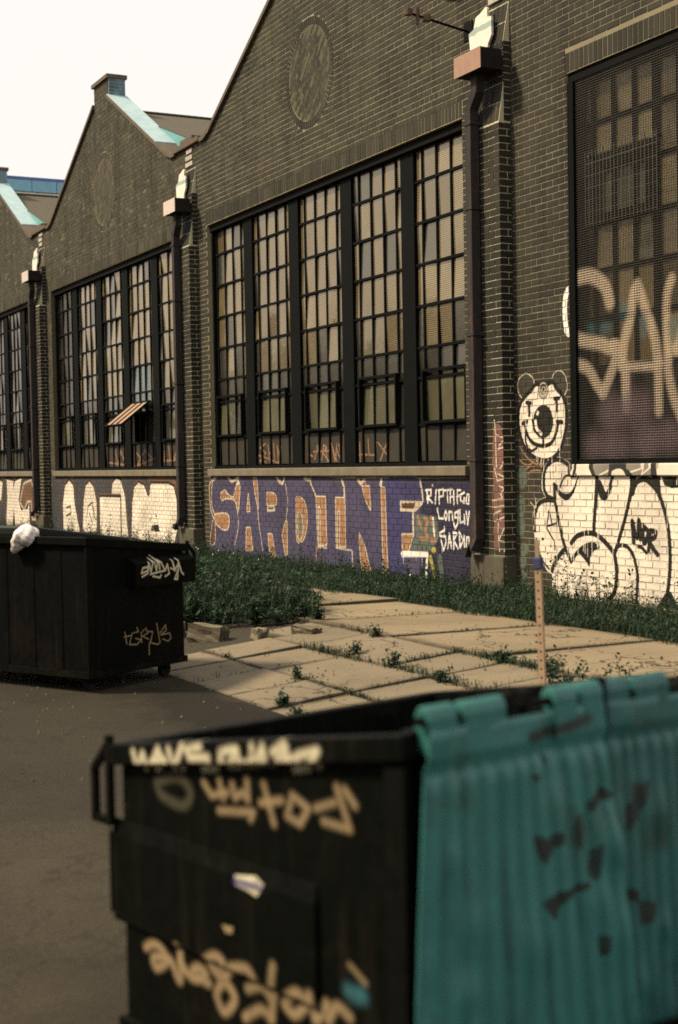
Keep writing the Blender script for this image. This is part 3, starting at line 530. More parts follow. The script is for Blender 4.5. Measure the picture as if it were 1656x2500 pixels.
class Canvas:
    def __init__(s, x0, x1, z0, z1, ppm):
        s.x0, s.z0, s.x1, s.z1 = x0, z0, x1, z1
        s.W, s.H, s.ppm = int((x1-x0)*ppm), int((z1-z0)*ppm), ppm
        s.rgb = np.zeros((s.H, s.W, 3), np.float32); s.a = np.zeros((s.H, s.W), np.float32)
    def px(s, pts): return np.array([((x-s.x0)*s.ppm, (z-s.z0)*s.ppm) for x, z in pts])
    def over(s, sl, al, col):
        a0 = s.a[sl]; na = al+a0*(1-al); k = np.where(na > 1e-4, al/np.maximum(na, 1e-4), 0)[..., None]
        s.rgb[sl] = s.rgb[sl]*(1-k)+np.array(col, np.float32)*k; s.a[sl] = na
    def bbox(s, P, m):
        x0 = max(int(P[:, 0].min()-m), 0); x1 = min(int(P[:, 0].max()+m)+2, s.W); y0 = max(int(P[:, 1].min()-m), 0); y1 = min(int(P[:, 1].max()+m)+2, s.H)
        return (x0, x1, y0, y1) if x1 > x0 and y1 > y0 else None
    def fill(s, pts, col, al, soft=1.0):
        P = s.px(pts); b = s.bbox(P, 1+soft)
        if not b: return
        x0, x1, y0, y1 = b; acc = 0
        for ox, oy in ((.25, .25), (.75, .25), (.25, .75), (.75, .75)):
            X, Y = np.meshgrid(np.arange(x0, x1)+ox, np.arange(y0, y1)+oy); ins = np.zeros(X.shape, bool)
            for i in range(len(P)):
                (xa, ya), (xb, yb) = P[i], P[(i+1) % len(P)]
                if ya == yb: continue
                ins ^= ((ya > Y) != (yb > Y)) & (X < (xb-xa)*(Y-ya)/(yb-ya)+xa)
            acc = acc+ins
        if soft > 1:
            k = int(soft); ker = np.hanning(2*k+3)[1:-1]; ker /= ker.sum()
            acc = np.pad(acc.astype(float), k); acc = np.apply_along_axis(np.convolve, 0, acc, ker, 'same'); acc = np.apply_along_axis(np.convolve, 1, acc, ker, 'same'); acc = acc[k:-k, k:-k]
        s.over((slice(y0, y1), slice(x0, x1)), (acc*.25*al).astype(np.float32), col)
    def stroke(s, pts, wd, col, al, soft=1.2):
        P = s.px(pts); h = wd*s.ppm*.5; b = s.bbox(P, h+3)
        if not b: return
        x0, x1, y0, y1 = b; X, Y = np.meshgrid(np.arange(x0, x1)+.5, np.arange(y0, y1)+.5); D = np.full(X.shape, 1e9)
        for i in range(len(P)-1):
            (xa, ya), (xb, yb) = P[i], P[i+1]; dx, dy = xb-xa, yb-ya; L = dx*dx+dy*dy+1e-9
            t = np.clip(((X-xa)*dx+(Y-ya)*dy)/L, 0, 1); D = np.minimum(D, np.hypot(X-xa-t*dx, Y-ya-t*dy))
        a = np.clip((h-D)/soft+.5, 0, 1)*al
        s.over((slice(y0, y1), slice(x0, x1)), a.astype(np.float32), col)
    def run(s, ops, dz=0.0, soft=1.2):
        for op in ops:
            pts = [(x, z+dz) for x, z in op[-1]]; col = PC[op[1]]; al = PA.get(op[1], 1.0)
            if op[0] in 'fp': s.fill(spline(pts, True) if op[0] == 'f' else pts, col, al, {'q': 20, 'T': 9, 't': 4}.get(op[1], 1))
            else: s.stroke(spline(pts) if op[0] == 's' else pts, max(op[2], 1.3/s.ppm), col, al, soft)
        return s
    def age(s, drips=0, seed=1):
        """uneven coverage and a few runs of paint below the strokes"""
        r = np.random.default_rng(seed)
        for k in range(drips):
            y, x = r.integers(int(s.H*.12), s.H-2), r.integers(0, s.W-1)
            if s.a[y, x] < .8 or s.a[max(y-2, 0), x] < .8: continue
            col = tuple(s.rgb[y, x]); L = r.uniform(.04, .20); z = s.z0+y/s.ppm; xm = s.x0+x/s.ppm
            if max(col) < .03 or min(col) > .5: s.stroke([(xm, z), (xm+r.uniform(-.004, .004), z-L)], .010, col, .9)
        def field(n):
            c = r.random((max(3, int(s.H/n)+2), max(3, int(s.W/n)+2))); yi = np.linspace(0, c.shape[0]-1.001, s.H); xi = np.linspace(0, c.shape[1]-1.001, s.W)
            y0, x0 = yi.astype(int), xi.astype(int); fy, fx = (yi-y0)[:, None], (xi-x0)[None]; g = lambda a, b: c[np.ix_(a, b)]
            return (g(y0, x0)*(1-fy)+g(y0+1, x0)*fy)*(1-fx)+(g(y0, x0+1)*(1-fy)+g(y0+1, x0+1)*fy)*fx
        f = .5*field(60)+.3*field(22)+.2*field(7)
        s.a *= np.clip(.70+.70*f, 0, 1).astype(np.float32); s.rgb *= (.80+.38*field(35)[..., None]).astype(np.float32)
        return s
    def image(s, name):
        im = bpy.data.images.new(name, s.W, s.H, alpha=True, float_buffer=True)
        im.colorspace_settings.name = 'Non-Color'; im.alpha_mode = 'CHANNEL_PACKED'
        im.pixels.foreach_set(np.concatenate([s.rgb, s.a[..., None]], 2).astype(np.float32).ravel()); im.update(); im.pack()
        return (im, s.x0, s.z0, s.x1-s.x0, s.z1-s.z0)

IM_BAY0 = Canvas(-14.1, -8.6, 0, 3.6, 170).run(PAINT['bay0']).age(900, 2).image('paint_bay0')
IM_PIER = Canvas(-14.75, -13.9, 0, 2.2, 200).run(PAINT['pier']).age(10, 6).image('paint_pier')
IM_W1 = Canvas(-24.4, -14.6, 0, 2.2, 140).run(PAINT['wall1']).run(PAINT['jamb']).age(500, 3).image('paint_wall1')
IM_W2 = Canvas(-34.4, -24.6, 0, 1.6, 110).run(PAINT['wall2']).age(160, 4).image('paint_wall2')
IM_W3 = Canvas(-44.4, -34.6, 0, 1.6, 100).run(PAINT['wall3']).age(60, 5).image('paint_wall3')
IM_P1 = Canvas(-22.4, -16.4, 1.4, 2.1, 150).run(PAINT['win1']).image('paint_panel1')
IM_P2 = Canvas(-30.4, -25.0, 1.4, 2.1, 130).run(PAINT['win2']).image('paint_panel2')
IM_MESH = Canvas(-13.0, -9.6, 1.4, 3.8, 120).run(PAINT['mesh0'], soft=7).image('paint_screen')
IM_ND = Canvas(-.05, 1.35, 0, 1.2, 400).run(PAINT['near_side'], .18, 7).age(60, 7).image('paint_near_side')
IM_LID = Canvas(0, 1.7, 0, 1.3, 300).run(PAINT['lid'], .18, 5).age(0, 8).image('paint_lid')
IM_MD = Canvas(-.05, 1.3, 0, 1.3, 400).run(PAINT['mid_side'], .18).age(20, 9).image('paint_mid_side')

# ------------------------------------------------------------------ materials
class NT:
    def __init__(s, name):
        s.m = bpy.data.materials.new(name); s.m.use_nodes = True; s.t = s.m.node_tree
        s.b = s.t.nodes['Principled BSDF']; s.out = s.t.nodes['Material Output']
    def n(s, kind, **kw):
        x = s.t.nodes.new('ShaderNode'+kind)
        for k, v in kw.items():
            if k.startswith('i_'):
                key = k[2:]; x.inputs[int(key) if key.isdigit() else key].default_value = v
            else: setattr(x, k, v)
        return x
    def l(s, a, b): s.t.links.new(a, b)
    def set(s, **kw):
        for k, v in kw.items(): s.b.inputs[k.replace('_', ' ')].default_value = v
        return s
    def noise(s, scale, detail=4, rough=.55, vec=None, coord='pos'):
        x = s.n('TexNoise'); x.inputs['Scale'].default_value = scale; x.inputs['Detail'].default_value = detail; x.inputs['Roughness'].default_value = rough
        if vec is None: vec = s.pos() if coord == 'pos' else s.obj()
        s.l(vec, x.inputs['Vector']); return x.outputs['Fac']
    def pos(s):
        if not hasattr(s, '_g'): s._g = s.n('NewGeometry')
        return s._g.outputs['Position']
    def isl(s): s.pos(); return s._g.outputs['Random Per Island']
    def obj(s):
        if not hasattr(s, '_c'): s._c = s.n('TexCoord')
        return s._c.outputs['Object']
    def ramp(s, fac, stops, interp='LINEAR'):
        x = s.n('ValToRGB'); x.color_ramp.interpolation = interp; e = x.color_ramp.elements
        while len(e) > 1: e.remove(e[-1])
        e[0].position = stops[0][0]; e[0].color = tuple(stops[0][1])+(1,) if len(stops[0][1]) == 3 else stops[0][1]
        for p, c in stops[1:]:
            q = e.new(p); q.color = tuple(c)+(1,) if len(c) == 3 else c
        s.l(fac, x.inputs[0]); return x.outputs[0]
    def mix(s, fac, a, b, mode='MIX'):
        x = s.n('Mix', data_type='RGBA', blend_type=mode)
        for v, i in ((fac, 0), (a, 6), (b, 7)):
            if hasattr(v, 'type') and hasattr(v, 'links'): s.l(v, x.inputs[i])
            elif i == 0: x.inputs[0].default_value = v
            else: x.inputs[i].default_value = tuple(v)+(1,) if len(v) == 3 else v
        return x.outputs[2]
    def math(s, op, a, b=None, c=None):
        x = s.n('Math', operation=op)
        for i, v in enumerate((a, b, c)):
            if v is None: continue
            if hasattr(v, 'links'): s.l(v, x.inputs[i])
            else: x.inputs[i].default_value = v
        return x.outputs[0]
    def sep(s, v):
        x = s.n('SeparateXYZ'); s.l(v, x.inputs[0]); return x.outputs
    def comb(s, a, b, c=0.0):
        x = s.n('CombineXYZ')
        for i, v in enumerate((a, b, c)):
            if hasattr(v, 'links'): s.l(v, x.inputs[i])
            else: x.inputs[i].default_value = v
        return x.outputs[0]
    def decal(s, base, im, u, v, strength=1.0, wear=None):
        img, x0, z0, w_, h_ = im
        a = s.math('DIVIDE', s.math('SUBTRACT', u, x0), w_); b = s.math('DIVIDE', s.math('SUBTRACT', v, z0), h_)
        t = s.n('TexImage', image=img, extension='CLIP', interpolation='Linear'); s.l(s.comb(a, b), t.inputs[0])
        al = s.math('MULTIPLY', t.outputs[1], strength)
        if wear is not None: al = s.math('MULTIPLY', al, wear)
        return s.mix(al, base, t.outputs[0])
    def bump(s, h, strength=.3, dist=.01):
        x = s.n('Bump'); x.inputs['Strength'].default_value = strength; x.inputs['Distance'].default_value = dist
        s.l(h, x.inputs['Height']); s.l(x.outputs[0], s.b.inputs['Normal'])
    def col(s, c): s.l(c, s.b.inputs['Base Color']) if hasattr(c, 'links') else s.set(Base_Color=tuple(c)+(1,)); return s
    def rough(s, v): s.l(v, s.b.inputs['Roughness']) if hasattr(v, 'links') else s.set(Roughness=v); return s

def brick_mat(name, tones, im=None, strength=.93, objrand=False):
    m = NT(name); x, y, z = m.sep(m.pos())[:3]
    r = m.isl()
    if objrand:
        oi = m.n('ObjectInfo'); r = oi.outputs['Random']
    c = m.ramp(r, tones)
    n = m.noise(9, 5); c = m.mix(m.math('MULTIPLY', n, .5), c, (.03, .026, .018))
    big = m.noise(.7, 4); c = m.mix(m.ramp(big, [(.35, (0, 0, 0)), (.7, (.55, .55, .55))]), c, (.066, .058, .036))
    sv = m.n('Mapping'); sv.inputs['Scale'].default_value = (2.6, 1, .22); m.l(m.pos(), sv.inputs[0])
    st = m.noise(1.5, 6, .65, vec=sv.outputs[0]); c = m.mix(m.ramp(st, [(.46, (0, 0, 0)), (.66, (.8, .8, .8))]), c, (.016, .015, .011))
    if im:
        wear = m.ramp(m.noise(26, 6, .65), [(.30, (.5, .5, .5)), (.45, (1, 1, 1))])
        ny = m.sep(m._g.outputs['Normal'])[1]; wear = m.math('MULTIPLY', wear, m.math('LESS_THAN', ny, -.5))
        c = m.decal(c, im, x, z, strength, wear)
    m.col(c).rough(.86); m.set(Specular_IOR_Level=.25); m.bump(m.noise(60, 5, .7), .5, .006)
    return m.m
def mortar_mat(name, col, im=None, strength=.5):
    m = NT(name); x, y, z = m.sep(m.pos())[:3]
    c = m.mix(m.noise(3, 5), tuple(v*.55 for v in col), col)
    if im: c = m.decal(c, im, x, z, strength, m.math('LESS_THAN', m.sep(m._g.outputs['Normal'])[1], -.5))
    m.col(c).rough(.95); m.set(Specular_IOR_Level=.1); m.bump(m.noise(90, 4, .7), .4, .004)
    return m.m
T_DARK = [(0, (0.0151, 0.0158, 0.0120)), (.25, (0.0316, 0.0317, 0.0211)), (.5, (0.0413, 0.0403, 0.0268)), (.72, (0.0248, 0.0252, 0.0197)), (.9, (0.0585, 0.0526, 0.0338)), (1, (0.0151, 0.0187, 0.0197))]
T_BAY0 = [(0, (0.0179, 0.0180, 0.0141)), (.3, (0.0323, 0.0310, 0.0218)), (.6, (0.0413, 0.0374, 0.0260)), (.85, (0.0248, 0.0259, 0.0225)), (1, (0.0165, 0.0209, 0.0225))]
T_FAR = [(0, (0.0299, 0.0313, 0.0204)), (.3, (0.0579, 0.0554, 0.0347)), (.6, (0.0858, 0.0804, 0.0500)), (.85, (0.0479, 0.0481, 0.0347)), (1, (0.1646, 0.1409, 0.0868))]
T_PIER = [(0, (0.0083, 0.0094, 0.0077)), (.5, (0.0179, 0.0180, 0.0141)), (.85, (0.0289, 0.0274, 0.0204)), (1, (0.0117, 0.0144, 0.0141))]
MORTAR = (.36, .32, .20)
M_BRICK = {0: brick_mat('brick_bay_white', T_BAY0, IM_BAY0), 1: brick_mat('brick_bay_purple', T_DARK, IM_W1),
           2: brick_mat('brick_bay_far', T_FAR, IM_W2), 3: brick_mat('brick_bay_end', T_FAR, IM_W3), 'p': brick_mat('brick_pier', T_PIER, IM_PIER)}
M_BRICK0O = brick_mat('brick_bay_white_single', T_BAY0, IM_BAY0, objrand=True)
M_MORT = {'m': mortar_mat('mortar_medallion', (.13, .118, .075)), 0: mortar_mat('mortar_bay_white', (.28, .245, .165), IM_BAY0, .97), 1: mortar_mat('mortar_bay_purple', MORTAR, IM_W1, .9),
          2: mortar_mat('mortar_bay_far', (.15, .128, .08), IM_W2, .8), 3: mortar_mat('mortar_bay_end', (.15, .128, .08), IM_W3, .8),
          'p': mortar_mat('mortar_pier', (.74, .68, .46), IM_PIER, .85)}
def simple(name, col, rough=.7, metal=0.0, var=.4, scale=4.0, spec=.3, bump=0.0, coord='pos'):
    m = NT(name); n = m.noise(scale, 5, .6, coord=coord)
    m.col(m.mix(n, tuple(v*(1-var) for v in col), tuple(min(v*(1+var), 1) for v in col))).rough(rough)
    m.set(Metallic=metal, Specular_IOR_Level=spec)
    if bump: m.bump(m.noise(scale*9, 5, .7, coord=coord), bump, .01)
    return m.m
def rusty(name, paint, rust=(.10, .045, .02), amount=.5, rough=.55, im=None, plane=None, scale=3.0):
    """worn paint over steel; plane = (sign, thickness) keeps lettering on the near side of a bin"""
    m = NT(name); n = m.noise(scale, 7, .65, coord='obj'); n2 = m.noise(scale*7, 5, .6, coord='obj')
    f = m.ramp(m.math('ADD', m.math('MULTIPLY', n, .75), m.math('MULTIPLY', n2, .25)), [(amount, (0, 0, 0)), (amount+.14, (1, 1, 1))])
    c = m.mix(n2, tuple(v*.7 for v in paint), tuple(v*1.3 for v in paint)); c = m.mix(f, c, rust)
    sv = m.n('Mapping'); sv.inputs['Scale'].default_value = (9, 9, .7); m.l(m.obj(), sv.inputs[0]); sn = m.noise(1.6, 6, .7, vec=sv.outputs[0])
    c = m.mix(m.ramp(sn, [(.54, (0, 0, 0)), (.72, (.55, .55, .55))]), c, tuple(v*1.9 for v in rust))
    if im:
        x, y, z = m.sep(m.obj())[:3]
        mask = m.math('LESS_THAN', m.math('MULTIPLY', y, plane[0]), plane[1])
        wear = m.math('MULTIPLY', mask, m.ramp(m.noise(40, 4, .6, coord='obj'), [(.25, (.3, .3, .3)), (.45, (1, 1, 1))]))
        c = m.decal(c, im, x, z, .95, wear)
    m.col(c).rough(m.ramp(n2, [(.3, (rough-.1,)*3), (.7, (rough+.2,)*3)])); m.set(Specular_IOR_Level=.07)
    m.bump(m.math('ADD', n2, m.math('MULTIPLY', f, .6)), .25, .006)
    return m.m
M_STEEL = simple('window_steel', (.0030, .0042, .0040), .75, var=.5, spec=.07, bump=.1)
M_LINTEL = simple('lintel_steel', (.004, .004, .0035), .8, spec=.1)
M_COPING = simple('coping_cyan', (.34, .47, .49), .7, var=.3, scale=5)
M_COPING_TAN = simple('coping_brick', (.105, .080, .055), .85, var=.4, scale=6)
M_CAPSIDE = brick_mat('cap_skylit_brick', [(0, (.20, .38, .45)), (.5, (.26, .46, .54)), (1, (.16, .32, .40))])
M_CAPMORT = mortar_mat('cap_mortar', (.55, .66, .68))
M_PIPE = rusty('downpipe_paint', (.040, .036, .035), (.085, .05, .035), .56, .6)
M_HOP = simple('hopper_front_reddish', (.33, .20, .14), .55, var=.25, scale=9, bump=.1)
M_HOP2 = simple('hopper_painted', (.56, .48, .42), .6, var=.15, scale=9)
M_SILL = simple('sill_stone', (.17, .145, .10), .9, var=.45, scale=5, bump=.3)
M_PLINTH = simple('plinth_concrete', (.085, .075, .052), .92, var=.45, scale=4, bump=.35)
M_WHITE = simple('scupper_sheet', (.72, .66, .56), .6, var=.14, scale=9)
M_WHITEB = simple('whitened_brick', (.42, .38, .32), .9, var=.5, scale=12)
M_HOPB = simple('hopper_dark_body', (.022, .018, .016), .7, spec=.1)  # body much darker in colour than the front plate
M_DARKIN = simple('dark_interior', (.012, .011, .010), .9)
def glass_mat(name, dirt, lines=.45, rough=.16, pitch=.027, vert=.0):
    m = NT(name); x, y, z = m.sep(m.pos())[:3]
    oi = m.n('ObjectInfo').outputs['Random']
    n = m.noise(2.2, 4); c = m.mix(n, tuple(v*.62 for v in dirt), tuple(v*1.25 for v in dirt))
    c = m.mix(m.math('MULTIPLY', m.math('POWER', oi, 1.6), .8), c, tuple(v*.35 for v in dirt))
    bn = m.noise(.55, 4, .6); c = m.mix(m.ramp(bn, [(.38, (.6, .6, .6)), (.62, (0, 0, 0))]), c, tuple(v*.42 for v in dirt))  # broad dark patches: cloud reflections put into the pane colour
    w1 = m.math('FRACT', m.math('DIVIDE', z, pitch)); ln = m.ramp(w1, [(.0, (1, 1, 1)), (.30, (1, 1, 1)), (.42, (0, 0, 0)), (1, (0, 0, 0))])
    c = m.mix(m.math('MULTIPLY', ln, lines), c, (.02, .018, .012))
    if vert:
        w2 = m.math('FRACT', m.math('DIVIDE', x, pitch*1.3)); l2 = m.ramp(w2, [(.0, (1, 1, 1)), (.25, (1, 1, 1)), (.38, (0, 0, 0)), (1, (0, 0, 0))])
        c = m.mix(m.math('MULTIPLY', l2, vert), c, (.02, .018, .012))
    m.col(c).rough(rough); m.set(Specular_IOR_Level=.5, IOR=2.25, Specular_Tint=(1.0, .84, .58, 1))
    m.bump(m.math('ADD', m.noise(1.6, 3), m.math('MULTIPLY', ln, .05)), .12, .05)
    return m.m
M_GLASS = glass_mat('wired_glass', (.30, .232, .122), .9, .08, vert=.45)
M_GLASS_DIM = glass_mat('dim_glass', (.045, .045, .036), .45, .2)
M_GLASS_PALE = glass_mat('bright_vent_glass', (.15, .145, .09), .0, .1)  # vent panes: brightness seen in the glass put into the colour
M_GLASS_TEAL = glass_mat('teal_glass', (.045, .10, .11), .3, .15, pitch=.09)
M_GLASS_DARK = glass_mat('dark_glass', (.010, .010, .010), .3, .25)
def panel_mat(name, im):
    m = NT(name); x, y, z = m.sep(m.pos())[:3]
    n = m.noise(5, 5); c = m.mix(n, (.018, .016, .011), (.055, .046, .030))
    rib = m.math('FRACT', m.math('DIVIDE', z, .02)); c = m.mix(m.math('MULTIPLY', m.math('LESS_THAN', rib, .35), .4), c, (.012, .011, .008))
    if im: c = m.decal(c, im, x, z, .85, m.ramp(m.noise(45, 4, .7), [(.38, (0, 0, 0)), (.52, (1, 1, 1))]))
    m.col(c).rough(.6); m.set(Specular_IOR_Level=.3); return m.m
M_PANEL = {1: panel_mat('panel_tagged', IM_P1), 2: panel_mat('panel_far', IM_P2), 3: panel_mat('panel_end', None), 0: panel_mat('panel_plain', None)}
def screen_mat():
    m = NT('painted_wire'); x, y, z = m.sep(m.pos())[:3]
    c = m.mix(m.noise(3, 4), (.020, .019, .014), (.05, .044, .032)); c = m.decal(c, IM_MESH, x, z, .97)
    m.col(c).rough(.7); return m.m
M_SCREEN = screen_mat()
M_GUARD = simple('guard_wire', (.075, .072, .058), .7)

# ================================================================== the setting: street, ground, pavement
def ground_z(y):                       # the apron falls from the footway to the street
    return 0.0 if y > -3.4 else max(-.18, -.18*(-3.4-y)/2.05)
def asphalt():
    m = NT('asphalt'); n = m.noise(1.1, 6, .65); g = m.noise(85, 4, .7); p = m.noise(260, 2)
    c = m.mix(m.ramp(n, [(.3, (0, 0, 0)), (.7, (1, 1, 1))]), (.020, .0165, .0105), (.046, .037, .0235))
    c = m.mix(m.ramp(g, [(.45, (0, 0, 0)), (.75, (.7, .7, .7))]), c, (.085, .072, .048)); c = m.mix(m.ramp(p, [(.3, (.6, .6, .6)), (.45, (0, 0, 0))]), c, (.022, .019, .014))
    ag = m.n('TexVoronoi'); ag.inputs['Scale'].default_value = 55; m.l(m.pos(), ag.inputs['Vector']); c = m.mix(m.ramp(ag.outputs['Distance'], [(.12, (.55, .55, .55)), (.30, (0, 0, 0))]), c, (.095, .08, .052))
    pt = m.noise(.35, 5, .6); c = m.mix(m.ramp(pt, [(.52, (0, 0, 0)), (.58, (.45, .45, .45))]), c, (.024, .021, .015))
    cv = m.n('TexVoronoi', feature='DISTANCE_TO_EDGE'); cv.inputs['Scale'].default_value = .55; wv = m.n('TexNoise'); wv.inputs['Scale'].default_value = 2.2; wv.inputs['Detail'].default_value = 6; m.l(m.pos(), wv.inputs['Vector'])
    vm = m.n('VectorMath', operation='ADD'); m.l(wv.outputs['Color'], vm.inputs[0]); m.l(m.pos(), vm.inputs[1]); m.l(vm.outputs[0], cv.inputs['Vector']); c = m.mix(m.ramp(cv.outputs[0], [(.002, (.4, .4, .4)), (.009, (0, 0, 0))]), c, (.010, .009, .007))
    # dark uneven blotch along the gutter, beside the apron
    x, y, z = m.sep(m.pos())[:3]; wob = m.math('MULTIPLY', m.math('SUBTRACT', m.noise(1.7, 6, .7), .5), 1.5)
    dx = m.math('DIVIDE', m.math('ADD', x, 8.9), 2.2); dy = m.math('DIVIDE', m.math('ADD', y, 5.75), .62)
    d = m.math('ADD', m.math('SQRT', m.math('ADD', m.math('MULTIPLY', dx, dx), m.math('MULTIPLY', dy, dy))), wob)
    c = m.mix(m.ramp(d, [(.55, (.85, .85, .85)), (1.0, (0, 0, 0))]), c, (.013, .011, .008))
    m.col(c).rough(.9); m.set(Specular_IOR_Level=.2); m.bump(m.math('ADD', g, p), .6, .008); return m.m
def concrete(name, a, b):
    m = NT(name); oi = m.n('ObjectInfo').outputs['Random']; n = m.noise(1.6, 6, .65); g = m.noise(70, 4, .7); st = m.noise(5, 6, .7)
    c = m.mix(m.ramp(n, [(.3, (0, 0, 0)), (.7, (1, 1, 1))]), a, b); c = m.mix(m.math('MULTIPLY', oi, .3), c, tuple(v*.72 for v in a))
    c = m.mix(m.ramp(st, [(.58, (0, 0, 0)), (.75, (.5, .5, .5))]), c, tuple(v*.5 for v in a)); c = m.mix(m.ramp(g, [(.5, (0, 0, 0)), (.8, (.4, .4, .4))]), c, tuple(min(v*1.5, 1) for v in b))
    vo = m.n('TexVoronoi', feature='DISTANCE_TO_EDGE'); vo.inputs['Scale'].default_value = 1.05; wv = m.n('TexNoise'); wv.inputs['Scale'].default_value = 3.5; wv.inputs['Detail'].default_value = 5; m.l(m.pos(), wv.inputs['Vector'])
    vm = m.n('VectorMath', operation='ADD'); vs = m.n('VectorMath', operation='SCALE'); vs.inputs['Scale'].default_value = .55; m.l(wv.outputs['Color'], vs.inputs[0]); m.l(m.pos(), vm.inputs[0]); m.l(vs.outputs[0], vm.inputs[1]); m.l(vm.outputs[0], vo.inputs['Vector'])
    gate = m.ramp(m.noise(.45, 3), [(.50, (0, 0, 0)), (.56, (1, 1, 1))]); ck = m.math('MULTIPLY', m.ramp(vo.outputs[0], [(.004, (1, 1, 1)), (.016, (0, 0, 0))]), gate)
    c = m.mix(m.math('MULTIPLY', ck, .85), c, (.025, .021, .014)); blot = m.noise(.8, 6, .7); c = m.mix(m.ramp(blot, [(.50, (0, 0, 0)), (.68, (.55, .55, .55))]), c, tuple(v*.42 for v in a))
    tc = m.n('TexCoord'); gx, gy = m.sep(tc.outputs['Generated'])[:2]; ed = lambda v: m.math('MINIMUM', v, m.math('SUBTRACT', 1.0, v))
    e = m.math('ADD', m.math('MINIMUM', ed(gx), ed(gy)), m.math('MULTIPLY', m.math('SUBTRACT', st, .5), .16)); c = m.mix(m.ramp(e, [(0, (.75, .75, .75)), (.07, (0, 0, 0))]), c, (.045, .038, .025))
    m.col(c).rough(.92); m.set(Specular_IOR_Level=.2); m.bump(m.math('SUBTRACT', m.math('ADD', g, m.math('MULTIPLY', st, .5)), m.math('MULTIPLY', ck, 2.0)), .5, .01); return m.m
M_ASPH = asphalt(); M_SLAB = concrete('footway_concrete', (.205, .165, .105), (.30, .242, .156)); M_SLAB2 = concrete('apron_concrete', (.17, .141, .095), (.25, .206, .139))
M_SOIL = simple('soil', (.040, .034, .022), .95, var=.5, scale=12, bump=.6)
M_STONE = concrete('kerb_stone', (.13, .112, .075), (.20, .17, .115))
def struct(o): o['kind'] = 'structure'; return o
def sheet(name, x0, x1, y0, y1, z, mat, nx=1, ny=1):
    m = MB()
    for i in range(nx):
        for j in range(ny):
            xa, xb = x0+(x1-x0)*i/nx, x0+(x1-x0)*(i+1)/nx; ya, yb = y0+(y1-y0)*j/ny, y0+(y1-y0)*(j+1)/ny
            m.face([(xa, ya, z), (xb, ya, z), (xb, yb, z), (xa, yb, z)])
    return struct(m.build(name, mat))
sheet('ground', -1500, 1500, -1500, 1500, -.40, M_SOIL)
sheet('street', -160, 90, -21, -5.43, -.18, M_ASPH)
m = MB()
for ya, yb in ((.05, -3.4), (-3.4, -5.45)):
    m.face([(-60, yb, ground_z(yb)-.035), (30, yb, ground_z(yb)-.035), (30, ya, ground_z(ya)-.035), (-60, ya, ground_z(ya)-.035)])
m.face([(-60, -5.45, -.4), (30, -5.45, -.4), (30, -5.45, -.215), (-60, -5.45, -.215)])
soil = struct(m.build('soil_strip', M_SOIL))

pavement = empty('pavement'); struct(pavement)
def slab(x0, x1, y0, y1, mat, t=.12):
    cx, cy = (x0+x1)/2, (y0+y1)/2; m = MB(); g = .008+random.random()*.008
    hx, hy = (x1-x0)/2-g, (y1-y0)/2-g; z0 = (ground_z(y0)-ground_z(y1))/2
    j = lambda: random.uniform(-.012, .012)
    top = [(-hx+j(), -hy+j(), z0), (hx+j(), -hy+j(), z0), (hx+j(), hy+j(), -z0), (-hx+j(), hy+j(), -z0)]
    m.hexa([(x, y, z-t) for x, y, z in top]+top)
    o = m.build('slab', mat, pavement, bevel=.008)
    o.location = (cx, cy, (ground_z(y0)+ground_z(y1))/2+random.uniform(-.011, .009))
    o.rotation_euler = (R(random.uniform(-.7, .7)), R(random.uniform(-.7, .7)), R(random.uniform(-.5, .5)))
x = -2.0
while x > -31:
    slab(x-1.5, x, -3.4, -1.62, M_SLAB); x -= 1.5
APRON_X = [-12.05, -11.35, -10.62, -9.87, -9.17, -8.45, -7.72, -7.0, -6.3, -5.6, -4.9, -4.2, -3.5, -2.8]
for ya, yb in ((-4.09, -3.4), (-4.78, -4.09), (-5.45, -4.78)):
    i = 0
    while i < len(APRON_X)-1:
        k = min(i+random.choice((1, 1, 1, 2)), len(APRON_X)-1); jx = random.uniform(-.05, .05)
        slab(APRON_X[i], APRON_X[k], ya, yb, M_SLAB2); i = k
slab(-12.6, -12.05, -3.95, -3.4, M_SLAB2)

# ================================================================== the factory
factory = empty('factory_building', (-19.36, 0, 0))
tag(factory, 'dark brick factory with stepped gables, tall steel windows and graffiti along its base', 'building')
FX = -19.36
def fpart(mb, name, mat, parent=None, **kw):
    """part of the factory: world coordinates in, parented to the factory or to one of its parts"""
    o = mb.build(name, mat, parent or factory, **kw)
    o.location = (-FX, 0, 0) if parent is None else (0, 0, 0)
    return o
BRICK_SINGLE = []      # candidates for individual bricks (front-facing, unclipped): bay, x0, x1, z0, z1
def brick_face(mb, x0b, x1b, x0t, x1t, z0, z1, y=0.0, d=.006):
    """one brick on the facade: front face at y, sides running back to the mortar"""
    e = .0025; y += random.uniform(-.0025, .001); n = len(mb.v)
    mb.v += [(x0b+e, y, z0+e), (x1b-e, y, z0+e), (x1t-e, y, z1-e), (x0t+e, y, z1-e), (x0b, y+d, z0), (x1b, y+d, z0), (x1t, y+d, z1), (x0t, y+d, z1)]
    for q in ((0, 1, 2, 3), (4, 5, 1, 0), (5, 6, 2, 1), (6, 7, 3, 2), (7, 4, 0, 3)): mb.f.append(tuple(n+i for i in q)); mb.mi.append(mb.cur)
def gable_half(z):
    """half width of the gable at height z"""
    if z <= 7.32: return 5.0
    if z <= 9.30: return .5+(9.30-z)/.535
    return .5
